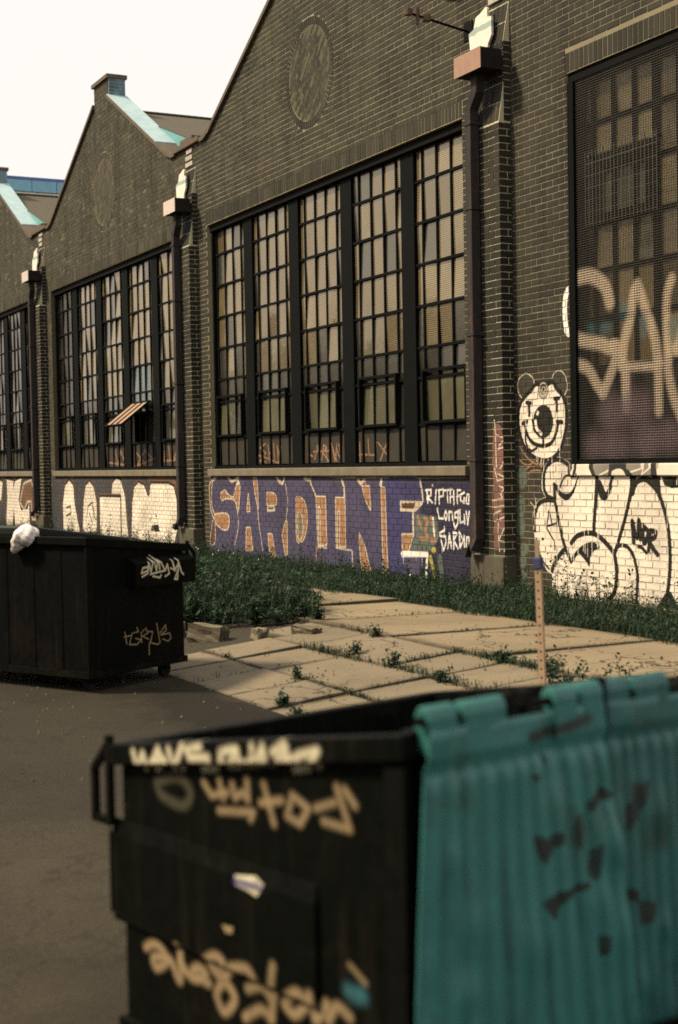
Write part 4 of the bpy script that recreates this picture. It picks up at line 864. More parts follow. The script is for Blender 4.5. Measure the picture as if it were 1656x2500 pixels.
def lay(mb, spans, z0, course, L, k, j=.011, headers=False, single=None):
    """a course of bricks over spans [(xa_bottom, xb_bottom, xa_top, xb_top)]"""
    z1 = z0+course-j; Lh = L/2 if headers else L
    for (a0, b0, a1, b1) in spans:
        lo, hi = min(a0, a1), max(b0, b1)
        off = (k % 2)*Lh*.5; x = math.floor((lo-off)/Lh)*Lh+off
        while x < hi:
            xa, xb = x+j/2, x+Lh-j/2
            if xb > lo and xa < hi:
                p = (max(xa, a0), min(xb, b0), max(xa, a1), min(xb, b1))
                if p[1]-p[0] > .02 and p[3]-p[2] > .02:
                    if single is not None and p == (xa, xb, xa, xb) and not headers: single.append((xa, xb, z0, z1))
                    else: brick_face(mb, p[0], p[1], p[2], p[3], z0, z1)
                elif max(p[1]-p[0], p[3]-p[2]) > .05:
                    q = [(min(p[0], p[1]), p[1]), (min(p[2], p[3]), p[3])]
                    brick_face(mb, q[0][0], max(q[0][1], q[0][0]+.005), q[1][0], max(q[1][1], q[1][0]+.005), z0, z1)
            x += Lh
def cut(spans, a, b):
    out = []
    for (a0, b0, a1, b1) in spans:
        if b <= min(a0, a1) or a >= max(b0, b1): out.append((a0, b0, a1, b1)); continue
        if a > max(a0, a1): out.append((a0, a, a1, a))
        if b < min(b0, b1): out.append((b, b0, b, b1))
    return out
def radial(mb, cx, cz, r0, r1, n):
    """ring of bricks set on end round a circle"""
    for i in range(n):
        t0, t1 = 2*math.pi*i/n+.009, 2*math.pi*(i+1)/n-.009
        q = [(cx+r*math.cos(t), -.006, cz+r*math.sin(t)) for r, t in ((r0, t1), (r1, t1), (r1, t0), (r0, t0))]
        nn = len(mb.v); mb.v += q+[(a, .006, c) for a, b, c in q]
        for f in ((0, 1, 2, 3), (4, 5, 1, 0), (5, 6, 2, 1), (6, 7, 3, 2), (7, 4, 0, 3)): mb.f.append(tuple(nn+k for k in f)); mb.mi.append(mb.cur)
def medallion(mb, cx, cz, r):
    radial(mb, cx, cz, r-.125, r-.014, 66)
    L, h, j = .225, .075, .01; c, s_ = math.cos(R(45)), math.sin(R(45)); ri = r-.135
    n = 12
    for a in range(-n, n):
        for b in range(-3*n, 3*n):
            # panels of bricks laid on alternate diagonals
            u0, v0 = a*L+(b % 2)*L*.5, b*h
            du = (c, s_) if (math.floor(v0/.42)+a) % 2 == 0 else (c, -s_); dv = (-du[1], du[0])
            mx_, mz_ = u0+L/2, v0+h/2
            px_, pz_ = (mx_*c-mz_*s_), (mx_*s_+mz_*c)
            if math.hypot(px_, pz_) > ri-.03: continue
            hx, hz = (L-j)/2*.98, (h-j)/2
            q = [(cx+px_+a1*hx*c-b1*hz*s_, random.uniform(-.001, .003), cz+pz_+a1*hx*s_+b1*hz*c) for a1, b1 in ((-1, -1), (1, -1), (1, 1), (-1, 1))]
            nn = len(mb.v); mb.v += q+[(p[0], .006, p[2]) for p in q]
            for f in ((0, 1, 2, 3), (4, 5, 1, 0), (5, 6, 2, 1), (6, 7, 3, 2), (7, 4, 0, 3)): mb.f.append(tuple(nn+k for k in f)); mb.mi.append(mb.cur)
def make_bay(bi, cx, ox0, ox1):
    """one bay: mortar backing, bricks, coping, roof. opening x from ox0 to ox1"""
    L0, L1 = cx-5, cx+5; ZS, ZT, ZSOL = 1.50, 5.80, 6.035
    mb = MB()
    Y0, Y1 = .0045, .36
    mb.box(L0, L1, Y0, Y1, -.3, 1.365); mb.box(L0, ox0, Y0, Y1, 1.365, ZT); mb.box(ox1, L1, Y0, Y1, 1.365, ZT)
    prof = [(L0, ZT), (L1, ZT), (L1, 7.32), (cx+4.2, 7.32), (cx+.5, 9.30), (cx+.5, 9.70), (cx-.5, 9.70), (cx-.5, 9.30), (cx-4.2, 7.32), (L0, 7.32)]
    mb.prism(prof, Y0, Y1)
    wall = fpart(mb, 'wall', M_MORT[bi])
    C_ = .0765 if bi == 0 else .083; L = .222 if bi == 0 else .236
    bm_ = MB(); k = 0; z = -.04; single = [] if bi == 0 else None
    rr = .83; mz = 7.42
    pil = [(cx-5.0-.01, cx-5+.33), (cx+5-.33, cx+5+.01)]
    while z < 9.70:
        z1 = z+C_
        hb, ht = gable_half(z), gable_half(z1)
        if z > 9.62: break
        a = (cx-hb, cx+hb, cx-min(ht, hb), cx+min(ht, hb)); spans = [a]
        if z < 6.9: spans = cut(cut(spans, *pil[0]), *pil[1])
        zc = (z+z1)/2
        if z1 > 1.37 and z < ZT-.01: spans = cut(spans, ox0-.0, ox1+.0)
        elif z1 > ZT and z < ZSOL-.02: spans = cut(spans, ox0-.02, ox1+.02)
        if bi in (1, 2, 3) and abs(zc-mz) < rr:
            hw = math.sqrt(rr*rr-(zc-mz)**2)-.03; spans = cut(spans, cx-hw, cx+hw) if hw > .05 else spans
        if not (z < ZT < z1 and False):
            lay(bm_, spans, z, C_, L, k, headers=(k % 7 == 5 and bi != 0), single=single if (bi == 0 and .25 < z < 6.3) else None)
        z = z1; k += 1
    # soldier course over the opening
    x = ox0-.02
    while x < ox1:
        brick_face(bm_, x+.005, x+.078, x+.005, x+.078, ZT+.012, ZSOL-.012); x += .0835
    if bi in (1, 2, 3):
        medallion(bm_, cx, mz, rr)
        dm = MB(); dm.face([(cx+(rr+.004)*math.cos(t), .0025, mz+(rr+.004)*math.sin(t)) for t in np.arange(0, 2*math.pi, math.pi/24)])
        fpart(dm, 'medallion_bed', M_MORT[1], wall, fix=False)
        dm = MB(); dm.face([(cx+(rr-.135)*math.cos(t), .0018, mz+(rr-.135)*math.sin(t)) for t in np.arange(0, 2*math.pi, math.pi/24)])
        fpart(dm, 'medallion_field', M_MORT['m'], wall, fix=False)
    if single:
        vis = [s for s in single if -13.9 < s[0] < -10.9]
        vis.sort(key=lambda s: (abs((s[0]+s[1])/2+11.6)+abs((s[2]+s[3])/2-2.0)*.55))
        keep = vis[:300]; ks = set(keep)
        proto = MB(); brick_face(proto, -(L-.011)/2, (L-.011)/2, -(L-.011)/2, (L-.011)/2, 0, C_-.011)
        pm = proto.mesh('brick', M_BRICK0O, fix=False)
        for s in keep:
            o = link('brick', pm, wall); o.location = ((s[0]+s[1])/2, random.uniform(-.003, .002), s[2])
        for s in single:
            if s not in ks: brick_face(bm_, s[0], s[1], s[0], s[1], s[2], s[3])
    o = fpart(bm_, 'brickwork', M_BRICK[bi], wall, fix=False); o['kind'] = 'stuff'
    # coping: follows the gable; tan edge toward the street, pale blue top
    cp = MB()
    pts = [(L0+.62, 7.32), (cx-4.2, 7.32), (cx-3.95, 7.40), (cx-.5, 9.285)]
    for sgn in (-1, 1):
        P = [(cx+sgn*(cx-x_), z_) for x_, z_ in pts] if sgn == 1 else pts
        for i in range(3):
            (xa, za), (xb, zb) = P[i], P[i+1]
            cp.cur = 0; cp.hexa([(xa, -.055, za-.02), (xb, -.055, zb-.02), (xb, .40, zb-.02), (xa, .40, za-.02), (xa, -.055, za+.055), (xb, -.055, zb+.055), (xb, .40, zb+.055), (xa, .40, za+.055)])
            if i > 0:
                lo = .0 if sgn == -1 else .0
                cp.cur = 1; fa = .16 if i == 2 else 0
                def pt(t, dz): return (xa+(xb-xa)*t, za+(zb-za)*t+dz)
                (xm, zm), (xn, zn) = pt(fa, .057), pt(1, .057)
                if i == 2: cp.hexa([(xm, -.045, zm), (xn, -.045, zn), (xn, .395, zn), (xm, .395, zm), (xm, -.045, zm+.02), (xn, -.045, zn+.02), (xn, .395, zn+.02), (xm, .395, zm+.02)])
    cp.cur = 0; cp.box(cx-.54, cx+.54, -.05, .40, 9.70, 9.78)
    fpart(cp, 'coping', [M_COPING_TAN, M_COPING], bevel=0)
    # brick flank of the gable cap; blue sky light put into brick and mortar colour
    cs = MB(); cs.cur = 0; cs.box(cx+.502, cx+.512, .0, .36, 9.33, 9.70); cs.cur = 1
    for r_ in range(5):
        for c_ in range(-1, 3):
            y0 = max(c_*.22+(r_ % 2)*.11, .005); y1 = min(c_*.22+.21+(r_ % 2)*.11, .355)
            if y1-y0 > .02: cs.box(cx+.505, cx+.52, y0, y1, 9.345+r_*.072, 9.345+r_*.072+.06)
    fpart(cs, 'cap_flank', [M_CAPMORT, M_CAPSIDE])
    return wall
BAYS = {0: (-9.36, -12.93, -5.79), 1: (-19.36, -23.58, -15.09), 2: (-29.36, -33.58, -25.09), 3: (-39.36, -43.58, -35.09)}
for bi, (cx, a, b) in BAYS.items(): make_bay(bi, cx, a, b)

# ---- roofs behind the gables
def roof_mat():
    m = NT('brown_shingles'); x, y, z = m.sep(m.pos())[:3]
    n = m.noise(6, 5); c = m.mix(n, (.045, .038, .022), (.10, .082, .05))
    s_ = m.math('FRACT', m.math('DIVIDE', z, .075)); c = m.mix(m.math('MULTIPLY', m.math('LESS_THAN', s_, .22), .6), c, (.02, .017, .012))
    m.col(c).rough(.95); return m.m
M_ROOF = roof_mat(); M_FLASH = simple('teal_flashing', (.13, .33, .33), .7, var=.3, scale=14)
for bi, (cx, a, b) in BAYS.items():
    mb = MB()
    for sgn in (-1, 1):
        mb.face([(cx, .36, 9.17), (cx+sgn*5, .36, 7.40), (cx+sgn*5, 34, 7.40), (cx, 34, 9.17)])
    mb.box(cx-.07, cx+.07, .4, 34, 9.165, 9.20)
    rf = fpart(mb, 'roof', M_ROOF, fix=False)
    for sgn in (-1, 1):
        # painted gable board closing the roof end above the coping
        mb = MB(); zr = lambda t: 9.17-1.77*t-.01
        mb.prism([(cx+sgn*5*t, z_) for t, z_ in ((.05, zr(.05)), (1.0, zr(1.0)), (1.0, 7.1), (.05, 8.4))], .375, .42)
        fpart(mb, 'gable_board', M_FLASH, rf)
mb = MB(); mb.box(-54.0, -44.6, 1.0, 34, 7.0, 10.28); mon = fpart(mb, 'roof_monitor', simple('monitor_white', (.75, .70, .62), .7, var=.1))
mb = MB()
for i in range(40): mb.box(-44.6, -44.56, 1.0+i*.8, 1.78+i*.8, 10.30, 10.66)
fpart(mb, 'monitor_panel', simple('monitor_blue', (.20, .42, .56), .5, var=.2), mon)
mb = MB(); mb.box(-54, -44.55, .98, 33.2, 10.665, 10.75); fpart(mb, 'monitor_cap', simple('monitor_cap_blue', (.10, .13, .34), .5), mon)

# ---- piers
def face_bricks(mb, org, u, n, wdt, z0, z1, course, L, j=.012, vertical=False, up=Vector((0, 0, 1)), d=.006):
    """running bond on any plane: origin, unit direction u, outward normal n"""
    k = 0; z = z0
    def put(a, b, c, e):
        q = [org+u*s+up*t for s, t in ((a, c), (b, c), (b, e), (a, e))]; off = n*random.uniform(-.002, .003)
        f = [p+n*d+off for p in q]; nn = len(mb.v); mb.v += [tuple(p) for p in f]+[tuple(p) for p in q]
        for ff in ((0, 1, 2, 3), (4, 5, 1, 0), (5, 6, 2, 1), (6, 7, 3, 2), (7, 4, 0, 3)): mb.f.append(tuple(nn+i for i in ff)); mb.mi.append(mb.cur)
    if vertical:
        x = 0
        while x < wdt-.03: put(x+j/2, min(x+course-j/2, wdt), z0+j/2, z1-j/2); x += course
        return
    while z < z1-.02:
        zt = min(z+course-j, z1); x = -(k % 2)*L/2
        while x < wdt:
            a, b = max(x+(j/2 if x > 0 else 0), 0), min(x+L-j/2, wdt)
            if b >= wdt-.03: b = wdt
            if b-a > .03: put(a, b, z, zt)
            x += L
        z += course; k += 1
def make_pier(pc, hop, full=True):
    xl, xr = pc-.33, pc+.33; F1, F2 = -.16, -.09
    mb = MB(); d = .014
    mb.box(xl, xr, F1, .01, .42, 5.52)
    mb.hexa([(xl, F1, 5.52), (xr, F1, 5.52), (xr, .01, 5.52), (xl, .01, 5.52), (xl, F2, 5.97), (xr, F2, 5.97), (xr, .01, 5.97), (xl, .01, 5.97)])
    mb.box(xl, xr, F2, .01, 5.97, 6.45)
    mb.hexa([(xl, F2, 6.45), (xr, F2, 6.45), (xr, .01, 6.45), (xl, .01, 6.45), (xl, 0, 6.92), (xr, 0, 6.92), (xr, .01, 6.92), (xl, .01, 6.92)])
    pier = fpart(mb, 'pier', M_MORT['p'])
    bm_ = MB(); V = Vector
    face_bricks(bm_, V((xl, F1, 0)), V((1, 0, 0)), V((0, -1, 0)), .66, .43, 5.50, .0835, .22)
    face_bricks(bm_, V((xr, F1-.006, 0)), V((0, 1, 0)), V((1, 0, 0)), .166, .43, 5.50, .0835, .23)
    face_bricks(bm_, V((xl, .0, 0)), V((0, -1, 0)), V((-1, 0, 0)), .166, .43, 5.50, .0835, .23)
    sl = V((0, F2-F1, .45)); sn = V((0, -.45, F2-F1)).normalized(); up = sl.normalized(); Ls = sl.length
    for t0, t1 in ((0, Ls/2), (Ls/2, Ls)):
        face_bricks(bm_, V((xl, F1, 5.52)), V((1, 0, 0)), sn, .66, t0, t1, .082, .22, vertical=True, up=up)
    face_bricks(bm_, V((xl, F2, 0)), V((1, 0, 0)), V((0, -1, 0)), .66, 5.98, 6.45, .08, .22)
    face_bricks(bm_, V((xr, F2, 0)), V((0, 1, 0)), V((1, 0, 0)), .10, 5.53, 6.45, .08, .23)
    up2 = V((0, -F2, .47)).normalized(); sn2 = V((0, -.47, -F2)).normalized()
    face_bricks(bm_, V((xl, F2, 6.45)), V((1, 0, 0)), sn2, .66, 0, .235, .082, .22, vertical=True, up=up2)
    face_bricks(bm_, V((xl, F2, 6.45)), V((1, 0, 0)), sn2, .66, .24, .47, .082, .22, vertical=True, up=up2)
    o = fpart(bm_, 'brickwork', M_BRICK['p'], pier, fix=False); o['kind'] = 'stuff'
    mb = MB(); mb.box(xl-.03, xr+.03, F1-.045, .005, -.3, .415); fpart(mb, 'plinth', M_PLINTH, pier, bevel=.012)
    # kneeler cap between two gables
    mb = MB(); mb.box(pc-.62, pc+.62, -.07, .42, 7.325, 7.42); mb.box(pc-.30, pc+.30, -.055, .42, 7.42, 7.50); fpart(mb, 'kneeler', M_COPING_TAN, pier, bevel=.01)
    mb = MB()
    for i in range(3): mb.box(pc-.10+random.uniform(-.03, .03), pc+.20+random.uniform(-.03, .03), -.022, .01, 6.98+i*.115, 7.06+i*.115)
    fpart(mb, 'whitened_block', M_WHITEB, pier, bevel=.006)
    if not full: return
    # downpipe with a swan neck under the hopper and a shoe at the foot
    px, py = pc-.125, F1-.085; mb = MB(); s2 = math.sqrt(2)*.062
    mb.tube([(pc+.06, -.27, 6.12), (pc+.06, -.27, 5.92), (px, py, 5.72), (px, py, .62), (px-.05, py-.02, .50), (px-.16, py-.06, .44)], s2, 4, rot=math.pi/4)
    pipe = fpart(mb, 'downpipe', M_PIPE, bevel=.008)
    for zb in (5.55, 4.55, 3.05, 1.55):
        mb = MB(); mb.box(px-.085, px+.085, py-.072, F1+.01, zb, zb+.035); fpart(mb, 'pipe_bracket', M_PIPE, pipe)
    mb = MB(); hx0, hx1, hy0, hy1, hz0, hz1 = pc-.19, pc+.38, -.43, -.14, 6.10, 6.335
    t = .015
    mb.box(hx0, hx1, hy0, hy1, hz0, hz0+t); mb.box(hx0, hx1, hy0, hy0+t, hz0+t, hz1); mb.box(hx0, hx1, hy1-t, hy1, hz0+t, hz1); mb.box(hx0, hx0+t, hy0+t, hy1-t, hz0+t, hz1); mb.box(hx1-t, hx1, hy0+t, hy1-t, hz0+t, hz1)
    h = fpart(mb, 'rain_hopper', M_HOPB)
    fpart(MB().box(hx0-.006, hx1+.002, hy0-.008, hy0-.001, hz0-.004, hz1+.004), 'hopper_front', hop, h)
    mb = MB(); q = [(.06, 6.90), (.07, 6.80), (.15, 6.785), (.16, 6.56), (.10, 6.47), (.09, 6.36), (-.22, 6.36), (-.29, 6.45), (-.33, 6.70), (-.22, 6.73), (-.20, 6.86), (-.10, 6.88), (.02, 6.93)]
    q = [(pc+a+random.uniform(-.012, .012), c) for a, c in q]
    # sheet leans from the hopper lip back to the wall
    n0 = len(mb.v); k = len(q); yz = lambda z_: -.15+(z_-6.4)*.06
    for dy in (0, .03): mb.v += [(a, yz(c)+dy, c) for a, c in q]
    mb.f += [tuple(range(k)), tuple(range(2*k-1, k-1, -1))]+[(i, k+i, k+(i+1) % k, (i+1) % k) for i in range(k)]; mb.mi += [0]*(k+2)
    fpart(mb, 'scupper_sheet', M_SCUP)
def scup_mat():
    m = NT('scupper_sheet_stained'); x, y, z = m.sep(m.pos())[:3]
    g = m.ramp(m.math('ADD', z, m.math('MULTIPLY', m.noise(9, 3), .10)), [(0, (0, 0, 0)), (1, (0, 0, 0))])
    b = m.math('MULTIPLY', m.math('GREATER_THAN', m.math('ADD', z, m.math('MULTIPLY', m.noise(8, 3), .08)), 6.70), m.math('LESS_THAN', m.math('ADD', z, m.math('MULTIPLY', m.noise(8, 3), .08)), 6.775))
    c = m.mix(m.noise(7, 5), (.60, .54, .45), (.80, .74, .64)); c = m.mix(m.math('MULTIPLY', b, .75), c, (.16, .30, .27))
    m.col(c).rough(.6); return m.m
M_SCUP = scup_mat()
make_pier(-4.36, M_HOP, False); make_pier(-14.36, M_HOP); make_pier(-24.36, M_HOP2); make_pier(-34.36, M_HOP2); make_pier(-44.36, M_HOP2, False)

# ---- wall bracket with insulators beside the first pier
mb = MB(); mb.tube([(-14.9, .0, 6.80), (-14.9, -.30, 6.845), (-14.9, -.86, 6.93)], .016, 8)
arm = fpart(mb, 'wall_bracket', M_LINTEL)
mb = MB(); mb.tube([(-14.9, -.60, 6.86), (-14.9, -.60, 6.93)], .055, 10); mb.tube([(-14.9, -.85, 6.90), (-14.9, -.85, 6.97)], .05, 10); mb.tube([(-14.9, -.73, 6.80), (-14.9, -.73, 7.0)], [.02, .03], 8)
fpart(mb, 'insulator', simple('insulator_brown', (.09, .05, .03), .4), arm)
mb = MB(); mb.box(-15.0, -14.8, -.012, .0, 6.70, 6.92); fpart(mb, 'mounting_plate', M_LINTEL, arm)

# ---- windows
PANES = {}
def pane_obj(name, w_, h_, mat, parent, loc, th=.008, tilt=True):
    key = (round(w_, 3), round(h_, 3), mat.name)
    if key not in PANES:
        PANES[key] = MB().box(-w_/2, w_/2, 0, th, -h_/2, h_/2).mesh(name, mat)
    o = link(name, PANES[key], parent); o.location = loc
    if tilt: o.rotation_euler = (R(random.gauss(0, 1.3)), 0, R(random.gauss(0, .9)))
    return o
def factory_window(bi, cx, ox0, ox1, single_budget):
    G = .16; ZB, ZT = 1.50, 5.80
    win = fpart(MB().box(ox0, ox1, .06, .20, 5.69, 5.80), 'window', M_LINTEL)
    f = MB(); f.box(ox0, ox0+.06, .09, .20, ZB, 5.69); f.box(ox1-.06, ox1, .09, .20, ZB, 5.69); f.box(ox0, ox1, .07, .19, ZB, ZB+.05)
    fpart(f, 'outer_frame', M_STEEL, win)
    fpart(MB().box(ox0-.05, ox1+.05, -.06, .30, 1.37, 1.495), 'sill', M_SILL, win, bevel=.012)
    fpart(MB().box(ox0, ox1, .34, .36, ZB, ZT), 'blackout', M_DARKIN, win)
    for j in (-1.5, -.5, .5, 1.5):
        x = cx+j*1.79; fpart(MB().box(x-.175, x+.175, .115, .22, ZB+.05, 5.69), 'mullion', M_STEEL, win)
    rows = [(1.55, 2.05), (2.05, 2.67), (2.67, 3.07), (3.07, 3.62), (3.62, 4.17), (4.17, 4.72), (4.72, 5.27), (5.27, 5.69)]
    rest = {}
    n = 0
    for s_ in range(-2, 3):
        sc = cx+s_*1.79; a = max(sc-.72, ox0+.06); b = min(sc+.72, ox1-.06)
        bars = MB()
        for dx in (-.54, -.18, .18, .54):
            if a < sc+dx < b: bars.box(sc+dx-.016, sc+dx+.016, G-.022, G+.02, ZB+.05, 5.69)
        for z0, z1 in rows[1:]: bars.box(a, b, G-.028, G+.022, z0-.018, z0+.018)
        fpart(bars, 'glazing_bars', M_STEEL, win)
        # projecting vent sash across the middle columns
        op = bi == 2 and s_ == 1
        if not op:
            v = MB(); va, vb = sc-.545, min(sc+.545, b); z0, z1 = 2.06, 2.78
            v.box(va, vb, G-.075, G-.03, z0, z0+.035); v.box(va, vb, G-.075, G-.03, z1-.035, z1); v.box(va, va+.03, G-.075, G-.03, z0+.035, z1-.035); v.box(vb-.03, vb, G-.075, G-.03, z0+.035, z1-.035)
            fpart(v, 'vent_sash', M_STEEL, win)
        edges = [a]+[sc+dx for dx in (-.54, -.18, .18, .54) if a < sc+dx < b]+[b]
        for ci in range(len(edges)-1):
            xa, xb = edges[ci]+.014, edges[ci+1]-.014
            if xb-xa < .05: continue
            for ri, (z0, z1) in enumerate(rows):
                h = z1-z0-.03; zc = (z0+z1)/2; mid = 0 < ci < len(edges)-2 or (s_ == 2 and ci > 0)
                if ri == 0: mat, nm = M_PANEL[bi], 'panel'
                elif op and mid and ri in (1,): continue
                elif op and mid and ri in (2, 3): mat, nm = M_GLASS_TEAL, 'pane'
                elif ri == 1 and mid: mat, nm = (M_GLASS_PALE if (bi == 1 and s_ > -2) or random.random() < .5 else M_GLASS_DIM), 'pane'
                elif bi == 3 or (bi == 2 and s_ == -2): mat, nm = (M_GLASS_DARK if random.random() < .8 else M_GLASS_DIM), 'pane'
                elif ri <= 2 or (ri == 3 and random.random() < .25): mat, nm = M_GLASS_DIM, 'pane'  # lower rows darker: mirrored buildings opposite put into the pane colour
                elif ci in (0, len(edges)-2) and bi == 2: mat, nm = (M_GLASS_DIM if random.random() < .6 else M_GLASS), 'pane'
                else: mat, nm = (M_GLASS if random.random() < .93 else M_GLASS_DIM), 'pane'
                if n < single_budget:
                    pane_obj(nm, xb-xa, h, mat, win, ((xa+xb)/2, G, zc)); n += 1
                else:
                    mbx = rest.setdefault((nm, mat.name), (MB(), mat))[0]
                    t = random.gauss(0, .004); u_ = random.gauss(0, .007)
                    mbx.hexa([(xa, G-t-u_, z0+.015), (xb, G+t-u_, z0+.015), (xb, G+t-u_+.008, z0+.015), (xa, G-t-u_+.008, z0+.015), (xa, G-t+u_, z1-.015), (xb, G+t+u_, z1-.015), (xb, G+t+u_+.008, z1-.015), (xa, G-t+u_+.008, z1-.015)])
        if op:
            sash = MB(); W2 = .54; Lh = .80; ang = R(52)
            def P(u, v, d): return (sc+u, G-.03-math.sin(ang)*v-d*math.cos(ang), 2.86-math.cos(ang)*v-d*math.sin(ang)*-1)
            def bar(u0, u1, v0, v1, d0, d1): sash.hexa([P(u0, v0, d0), P(u1, v0, d0), P(u1, v0, d1), P(u0, v0, d1), P(u0, v1, d0), P(u1, v1, d0), P(u1, v1, d1), P(u0, v1, d1)])
            for v0, v1 in ((0, .04), (Lh-.04, Lh)): bar(-W2, W2, v0, v1, 0, .04)
            for u0 in (-W2, -W2+.345, W2-.385, W2-.04): bar(u0, u0+.04, .04, Lh-.04, 0, .04)
            so_ = fpart(sash, 'open_sash', M_STEEL, win); so_['label'] = 'sash swung out from the far bay window'
            sash = MB()
            for u0 in (-W2+.04, -W2+.385, W2-.345): bar(u0, u0+.30, .04, Lh-.04, .015, .022)
            fpart(sash, 'sash_glass', simple('sash_board', (.34, .22, .14), .55, var=.3), win)
    for (nm, _), (mbx, mat) in rest.items():
        o = fpart(mbx, nm, mat, win); o['kind'] = 'stuff'
    return n
used = factory_window(1, *BAYS[1], 200)
factory_window(2, *BAYS[2], 60); factory_window(3, *BAYS[3], 0)

def near_window():
    ox0, ox1 = -12.93, -5.79; G = .20; ZB, ZT = 1.50, 5.81
    win = fpart(MB().box(ox0, ox1, .03, .26, 5.70, 5.81), 'window', M_LINTEL)
    f = MB(); f.box(ox0, ox0+.10, .012, .26, ZB, 5.70); f.box(ox1-.10, ox1, .012, .26, ZB, 5.70); f.box(ox0, ox1, .02, .25, ZB, ZB+.045); fpart(f, 'outer_frame', M_STEEL, win)
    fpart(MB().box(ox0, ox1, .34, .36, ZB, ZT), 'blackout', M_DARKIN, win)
    fpart(MB().box(ox0-.02, ox1+.02, -.035, .30, 1.37, 1.495), 'sill', M_SILL0, win, bevel=.01)
    cols = [ox0+.10]+[-12.69+.35*i for i in range(20) if -12.69+.35*i < ox1-.15]+[ox1-.10]
    rows = [1.545, 2.0, 2.55, 3.09, 3.61, 4.12, 4.68, 5.22, 5.70]
    bars = MB()
    for i, x in enumerate(cols[1:-1]): bars.box(x-(.045 if i % 4 == 3 else .022), x+(.045 if i % 4 == 3 else .022), G-.035, G+.02, ZB+.045, 5.70)
    for z in rows[1:-1]: bars.box(ox0+.10, ox1-.10, G-.03, G+.02, z-.024, z+.024)
    fpart(bars, 'glazing_bars', M_STEEL, win)
    v = MB()
    for z in (4.15, 4.80, 4.68): v.box(-12.66, -11.66, G-.10, G-.04, z, z+.05)
    v.box(-12.66, -12.61, G-.10, G-.04, 4.15, 4.85); v.box(-11.71, -11.66, G-.10, G-.04, 4.15, 4.85); fpart(v, 'vent_sash', M_STEEL, win)
    rest = {}
    for c in range(len(cols)-1):
        for r_ in range(len(rows)-1):
            xa, xb, za, zb = cols[c]+.015, cols[c+1]-.015, rows[r_]+.016, rows[r_+1]-.016
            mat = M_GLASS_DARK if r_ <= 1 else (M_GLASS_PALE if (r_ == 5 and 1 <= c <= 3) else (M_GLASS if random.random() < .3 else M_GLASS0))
            if cols[c] < -11.0: pane_obj('pane', xb-xa, zb-za, mat, win, ((xa+xb)/2, G, (za+zb)/2))
            else:
                rest.setdefault(mat.name, (MB(), mat))[0].box(xa, xb, G, G+.008, za, zb)
    for _, (mbx, mat) in rest.items():
        o = fpart(mbx, 'pane', mat, win); o['kind'] = 'stuff'
    # woven wire screen over the whole opening
    s = MB(); p, wd = .0265, .0022; y = .045
    x = ox0+.06
    while x < ox1-.05: s.box(x-wd, x+wd, y, y+.006, ZB+.02, 5.72); x += p
    z = ZB+.03
    while z < 5.72: s.box(ox0+.05, ox1-.05, y-.006, y, z-wd, z+wd); z += p
    sc = fpart(s, 'wire_screen', M_SCREEN, win, fix=False); sc['kind'] = 'stuff'
    g = MB(); x = -12.54; i = 0
    while x < -11.36: g.box(x-.003, x+.003, -.05, -.044, 4.06, 4.86); x += .062
    for z in (4.08, 4.21, 4.34, 4.47, 4.60, 4.73, 4.84): g.box(-12.55, -11.36, -.043, -.038, z-.0025, z+.0025)
    for xx in (-12.5, -11.4): g.box(xx-.01, xx+.01, -.04, .05, 4.8, 4.82)
    fpart(g, 'window_guard', M_GUARD, win, fix=False)
M_GLASS0 = glass_mat('near_glass', (.52, .40, .21), .15, .14)
def sill0_mat():
    m = NT('sill_painted'); x, y, z = m.sep(m.pos())[:3]
    c = m.mix(m.noise(5, 4), (.05, .043, .03), (.10, .085, .06)); c = m.decal(c, IM_BAY0, x, m.math('MINIMUM', z, 1.45), .9); m.col(c).rough(.9); return m.m
M_SILL0 = sill0_mat()
near_window()

# ================================================================== waste bins
M_RUB = simple('black_rubber', (.012, .012, .012), .8)
M_RIM = rusty('bin_rim', (.0035, .0038, .003), (.016, .010, .006), .54, .6)
def lid_mat(name, col, im, sgn):
    m = NT(name); x, y, z = m.sep(m.obj())[:3]
    n = m.noise(2.5, 5, .6, coord='obj'); c = m.mix(n, tuple(v*.62 for v in col), tuple(v*1.25 for v in col))
    g = m.noise(5, 6, .7, coord='obj'); c = m.mix(m.ramp(g, [(.50, (0, 0, 0)), (.72, (.75, .75, .75))]), c, (.020, .034, .018))
    sv = m.n('Mapping'); sv.inputs['Scale'].default_value = (1, 14, 1.2); m.l(m.obj(), sv.inputs[0]); sn = m.noise(2, 6, .7, vec=sv.outputs[0]); c = m.mix(m.ramp(sn, [(.52, (0, 0, 0)), (.70, (.6, .6, .6))]), c, (.012, .030, .028))
    sc = m.noise(70, 3, .6, coord='obj'); c = m.mix(m.ramp(sc, [(.62, (0, 0, 0)), (.75, (.25, .25, .25))]), c, tuple(min(v*2.2, 1) for v in col))
    if im: c = m.decal(c, im, m.math('MULTIPLY', y, sgn), z, .92)
    m.col(c).rough(.42); m.set(Specular_IOR_Level=.4); m.bump(m.noise(14, 5, .6, coord='obj'), .15, .01); return m.m
